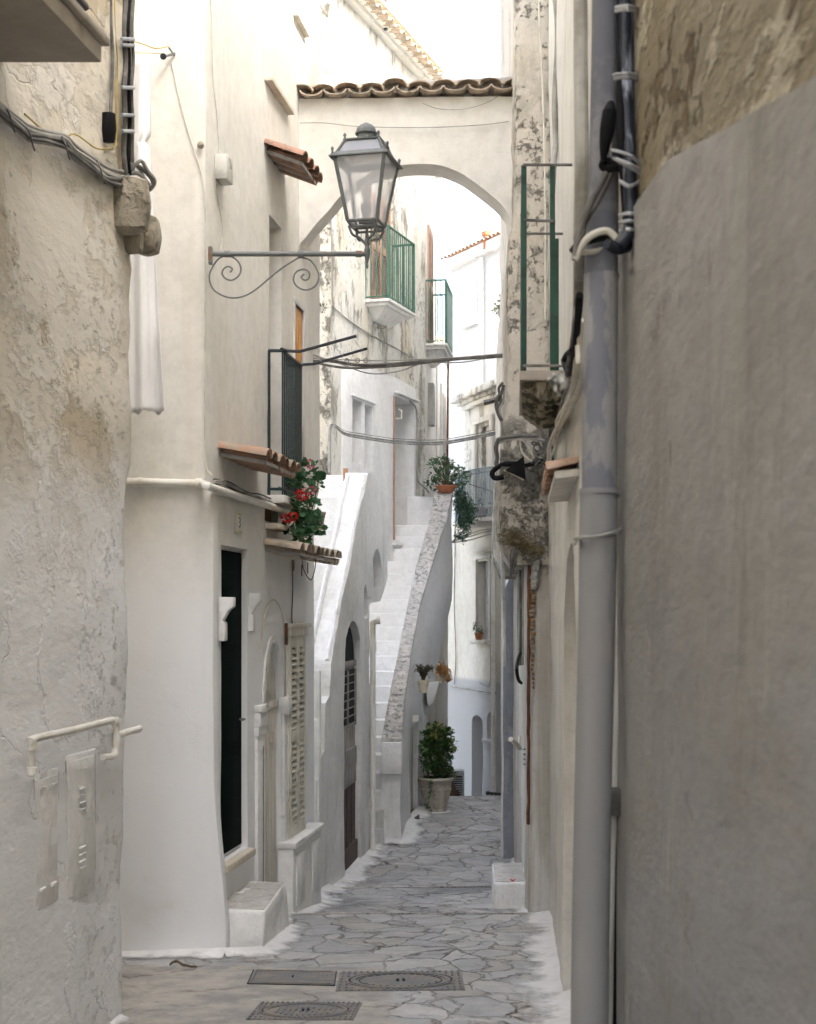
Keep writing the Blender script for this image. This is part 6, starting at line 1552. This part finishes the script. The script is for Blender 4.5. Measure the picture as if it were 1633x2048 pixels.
smallpot(847, 1360, 1386, 20.3, 24, M['potcream'], 'cream wall pot with grey-brown shrub on the staircase wall', M['leaf_gr'], [(848,1340,14),(838,1335,8),(860,1335,8)], 46, .035, .006, dry=True)
smallpot(882, 1344, 1366, 21.8, 18, M['potcream'], 'pale wall pot with drooping dry orange plant', M['leaf_dry'], [(886,1335,10),(896,1345,9),(880,1340,7),(898,1356,6)], 40, .045, .010, dry=True)
m = MB(); q = P(868, 1360, 21.4); m.hexa([P(856,1412,21.3), P(866,1408,21.4), P(866,1408,21.8), P(856,1412,21.7)], [P(852,1366,21.3), P(880,1362,21.4), P(880,1362,21.8), P(852,1366,21.7)])
obj('corbel', m, M['block'], H5, bevel=.02, jitter=.02)
# big stone pot with shrub and vine
Db = 20.9
T = thing('potted_plant', 'large shrub with yellowing leaves in a big cast stone pot', 'potted plant', P(874, 1625, Db))
obj('pot', MB().lathe([(r_*.9, z_) for r_, z_ in [(.165,0),(.17,.02),(.155,.04),(.20,.16),(.235,.29),(.245,.31),(.235,.33),(.25,.40),(.275,.425),(.285,.45),(.275,.475),(.235,.475),(.22,.42)]], P(872, 1622, Db), 28), M['pot_stone'], T, jitter=.004)
obj('plinth', MB().lathe([(.20,-.07),(.22,-.06),(.225,.0),(.2,.012)], P(872, 1623, Db), 24), M['slabw'], T)
obj('soil', MB().lathe([(.205,.43),(.1,.44),(.001,.45)], P(872, 1622, Db), 12), M['soil'], T)
bl = px_blobs([(868,1465,16),(885,1470,16),(862,1495,20),(880,1500,24),(898,1492,10),(862,1525,20),(880,1530,20),(868,1550,18),(888,1552,14),(905,1545,9),(900,1465,7),(856,1475,12),(898,1520,8)], Db)
obj('foliage', cloud(bl, 95, .080, .028, shell=.2), M['leaf_dk'], T, angle=0)
bl = px_blobs([(872,1458,12),(893,1470,12),(903,1490,10),(880,1502,8),(868,1480,12),(900,1548,8),(862,1545,6)], Db-.12)
obj('foliage', cloud(bl, 30, .085, .028, shell=.5), M['leaf_y'], T, angle=0)['label'] = 'yellow-green outer leaves'
m = MB()
for a, b_ in ((872,1470),(890,1480),(860,1490),(905,1460),(908,1500),(880,1450)): m.tube(smooth([P(872,1560,Db), P((872+a)/2+3,1520,Db), P(a,b_,Db-.05)], 4), [.014,.013,.012,.011,.010,.008,.007,.006,.005], 5)
obj('branch', m, M['bark'], T)
m = MB()
for i in range(70):
    f = R.random(); p = P(858+3*math.sin(f*7)+R.uniform(-4,4), 1558+f*65, Db-.27+.06*f+R.uniform(-.02,.02)); leaf(m, p, V((R.gauss(0,1),-1,R.gauss(-.5,.6))), rv(), .035, .014)
obj('vine', m, M['leaf'], T, angle=0)
# far window pot
smallpot(958, 1266, 1281, 28.9, 18, M['terra'], 'small clay pot with a leggy plant on the far window sill', M['leaf_jade'], [(952,1258,6),(950,1248,4),(962,1262,6),(957,1264,5)], 120, .05, .014)
# greenery at far right
T = thing('potted_plant', 'pale bush high on a ledge at the alley edge', 'plant', P(1003, 632, 20))
obj('foliage', cloud(px_blobs([(1003,608,10),(996,620,10),(1008,622,9),(990,612,5),(1005,596,6)], 20), 80, .05, .016, shell=.1), M['leaf_y'], T, angle=0)
m = MB(); m.hexa([P(1010,665,19.8), P(1018,660,19.8), P(1018,660,20.3), P(1010,665,20.3)], [P(994,622,19.8), P(1030,618,19.8), P(1030,618,20.3), P(994,622,20.3)]); obj('planter_ledge', m, M['stone'], T)
T = thing('potted_plant', 'small green plant behind the pale blue balcony bars', 'plant', P(965, 1040, 28.6))
obj('foliage', cloud(px_blobs([(960,1005,7),(966,1018,8),(985,1012,6)], 28.3), 60, .06, .02, shell=.1), M['leaf_jade'], T, angle=0)
obj('pot', MB().lathe([(.07,0),(.11,.18),(.12,.2),(.1,.2)], P(965, 1038, 28.4), 12), M['terra'], T)
# wall weed
m = cloud([(P(643,618,13.7), .04)], 240, .03, .01); obj('wall_weed', m, M['leaf_gr'], None, angle=0, label='tiny weed sprouting from the grey quoin', cat='weed')

# ================================================================ cat, grille, handrail
Dc = 23.2
T = thing('cat', 'brown tabby cat sitting at the crest of the street before the grille', 'cat', (P(900,1592,Dc).x, Dc, gz(Dc)))
c0 = V((P(901,1592,Dc).x, Dc, gz(Dc))); zt_ = P(0,1577,Dc).z
bd = [(0,0,.02,.085),(0,.02,.07,.095),(0,.0,.14,.085),(0,-.02,.20,.066),(0,-.035,.25,.050),(0,-.05,.285,.050)]
S_ = (zt_+.045-c0.z)/.33
bd = MB(); prof = [(.001,0),(.10,.0),(.112,.05),(.105,.11),(.085,.17),(.066,.22),(.048,.25),(.045,.265)]
bd.lathe([(r, z) for r, z in prof], c0, 18, M=Matrix.Diagonal((.95,1.25,1,1)))
hd = [(.001,-.052),(.030,-.045),(.050,-.018),(.056,.008),(.050,.032),(.030,.048),(.001,.054)]
bd.lathe(hd, c0+V((0,-.03,.31)), 18, M=Matrix.Diagonal((1.08,.95,.92,1)))
for sx in (-1,1):
    e = c0+V((sx*.034,-.028,.338)); bd.add([e+V((-.022,0,0)), e+V((.022,0,-.004)), e+V((0,.02,0)), e+V((sx*.010,.004,.052))], [(0,1,3),(1,2,3),(2,0,3),(0,2,1)])
    bd.tube(smooth([c0+V((sx*.038,-.07,.17)), c0+V((sx*.036,-.105,.08)), c0+V((sx*.034,-.115,.012)), c0+V((sx*.034,-.145,.010))], 4), [.026]*5+[.020]*5+[.019]*3, 8)
    bd.ball(c0+V((sx*.085,.02,.06)), .062, 8)
bd.tube(smooth([c0+V((.05,.10,.02)), c0+V((.13,.07,.018)), c0+V((.14,-.03,.016)), c0+V((.08,-.10,.014))], 5), [.020]*8+[.016]*8, 8)
body = obj('body', bd, M['fur'], T)
md = body.modifiers.new('r', 'REMESH'); md.mode = 'VOXEL'; md.voxel_size = .008; md.use_smooth_shade = True
fc = MB()
for sx in (-1,1): fc.ball(c0+V((sx*.022,-.082,.318)), .009, 6)
obj('eye', fc, M['plate_y'], T); fc = MB().ball(c0+V((0,-.092,.298)), .016, 6); obj('muzzle', fc, M['shut_br'], T)
m = MB(); Yg = 25.0; a, b_ = P(896,1640,Yg), P(929,1541,Yg)
m.box((a.x, Yg, a.z), (b_.x, Yg+.25, b_.z)); T = obj('vent_cabinet', m, M['metal_lt'], None, label='louvred metal cabinet behind the cat', cat='cabinet', bevel=.01)
m = MB(); m.box((a.x+.02, Yg-.012, a.z), (b_.x-.03, Yg-.002, b_.z-.09)); gp = obj('recess', m, M['dark'], T)
m = MB(); n = 20
for i in range(n): z = P(0,1555,Yg).z-(i+.5)*.036; m.hexa([V((a.x+.02,Yg-.02,z)), V((b_.x-.03,Yg-.02,z)), V((b_.x-.03,Yg-.003,z+.018)), V((a.x+.02,Yg-.003,z+.018))], [V((a.x+.02,Yg-.02,z+.010)), V((b_.x-.03,Yg-.02,z+.010)), V((b_.x-.03,Yg-.003,z+.026)), V((a.x+.02,Yg-.003,z+.026))])
obj('slats', m, M['metal_lt'], T, angle=0)
T = thing('handrail', 'dark iron handrail end rising beyond the crest of the street', 'handrail', P(990, 1650, 24))
obj('rail', MB().tube([P(976,1586,23.6), P(1010,1589,24.2), P(1040,1592,24.8)], .022, 8).ball(P(976,1586,23.6), .035, 8), M['dkiron'], T)
for a in (984, 992, 1000, 1008): obj('baluster', MB().tube([P(a,1588,23.9), V((P(a,1588,23.9).x, 23.9, gz(23.9)-.02))], .010 if a != 992 else .018, 6), M['dkiron'], T)

# ================================================================ marks of age: chips and holes on near walls
def chips(name, fr, spots, mat, par, o=.0):
    m = MB()
    for Y, z, w, h in spots:
        n = 9; pts_ = [(Y+w*math.cos(2*PI*i/n)*R.uniform(.6,1.2), z+h*math.sin(2*PI*i/n)*R.uniform(.6,1.2)) for i in range(n)]
        fr.poly(m, pts_, o-.004, o+.0015)
    obj(name, m, mat, par, angle=0)

# ================================================================ camera, light, sky
cam = bpy.data.cameras.new('camera'); co = bpy.data.objects.new('camera', cam); COL.objects.link(co); S.camera = co
co.location = (0,0,0); co.rotation_euler = (PI/2, 0, 0)
cam.sensor_fit = 'VERTICAL'; cam.sensor_height = 36; cam.sensor_width = 36*1633/2048; cam.lens = F/2048*36
cam.shift_y = (HY-1024)/2048; cam.clip_end = 2000; cam.clip_start = .05
cam.dof.use_dof = True; cam.dof.focus_distance = 13.5; cam.dof.aperture_fstop = 6.0
SUN = V((.62, -.50, .85)).normalized()
sl = bpy.data.lights.new('sun', 'SUN'); so = bpy.data.objects.new('sun', sl); COL.objects.link(so)
sl.energy = SUNE; sl.angle = math.radians(.5); sl.color = (1,.965,.91)
so.rotation_euler = SUN.to_track_quat('Z', 'Y').to_euler(); so.location = (0,0,30)
W = bpy.data.worlds.new('World'); S.world = W; W.use_nodes = True; nt = W.node_tree; nt.nodes.clear()
sky = nt.nodes.new('ShaderNodeTexSky'); sky.sky_type = 'NISHITA'; sky.sun_disc = False
sky.sun_elevation = math.asin(SUN.z); sky.sun_rotation = math.atan2(SUN.x, SUN.y); sky.dust_density = 7; sky.ozone_density = .6; sky.air_density = 1.0
bg = nt.nodes.new('ShaderNodeBackground'); bg.inputs[1].default_value = SKY; ow = nt.nodes.new('ShaderNodeOutputWorld')
hs_ = nt.nodes.new('ShaderNodeHueSaturation'); hs_.inputs['Saturation'].default_value = .60; nt.links.new(sky.outputs[0], hs_.inputs['Color']); nt.links.new(hs_.outputs[0], bg.inputs[0]); nt.links.new(bg.outputs[0], ow.inputs[0])
vs_ = S.view_settings; vs_.view_transform = 'Standard'; vs_.look = 'None'; vs_.exposure = EXPO; vs_.gamma = 1; vs_.use_curve_mapping = False
S.cycles.max_bounces = 10; S.cycles.diffuse_bounces = 4; S.cycles.glossy_bounces = 2; S.cycles.caustics_reflective = False; S.cycles.caustics_refractive = False; S.cycles.transparent_max_bounces = 12; S.cycles.use_denoising = True; S.cycles.use_adaptive_sampling = True; S.cycles.adaptive_threshold = .045; S.cycles.adaptive_min_samples = 16
S.cycles.sample_clamp_indirect = 6

# repeats of a kind share a group
GR = {'manhole_cover': 'iron covers set in the paving', 'overhead_cables': 'cables crossing the alley', 'cable_bundle': 'cable bundles on the walls', 'cable_cluster': 'cable tangles at the right corner', 'potted_plant': 'potted plants along the lane', 'drainpipe': 'drainpipes on the house walls', 'wall_pipe': 'pipes fixed low on the walls', 'wire': 'single wires on the walls', 'cable_loop': 'slack cable loops', 'splice_box': 'black splice boxes', 'fallen_petal': 'red petals on the ground', 'downpipe': 'pipes on the right-hand corner'}
for o in list(bpy.data.objects):
    if o.parent is None and 'category' in o and o.name.split('.')[0] in GR: o['group'] = GR[o.name.split('.')[0]]
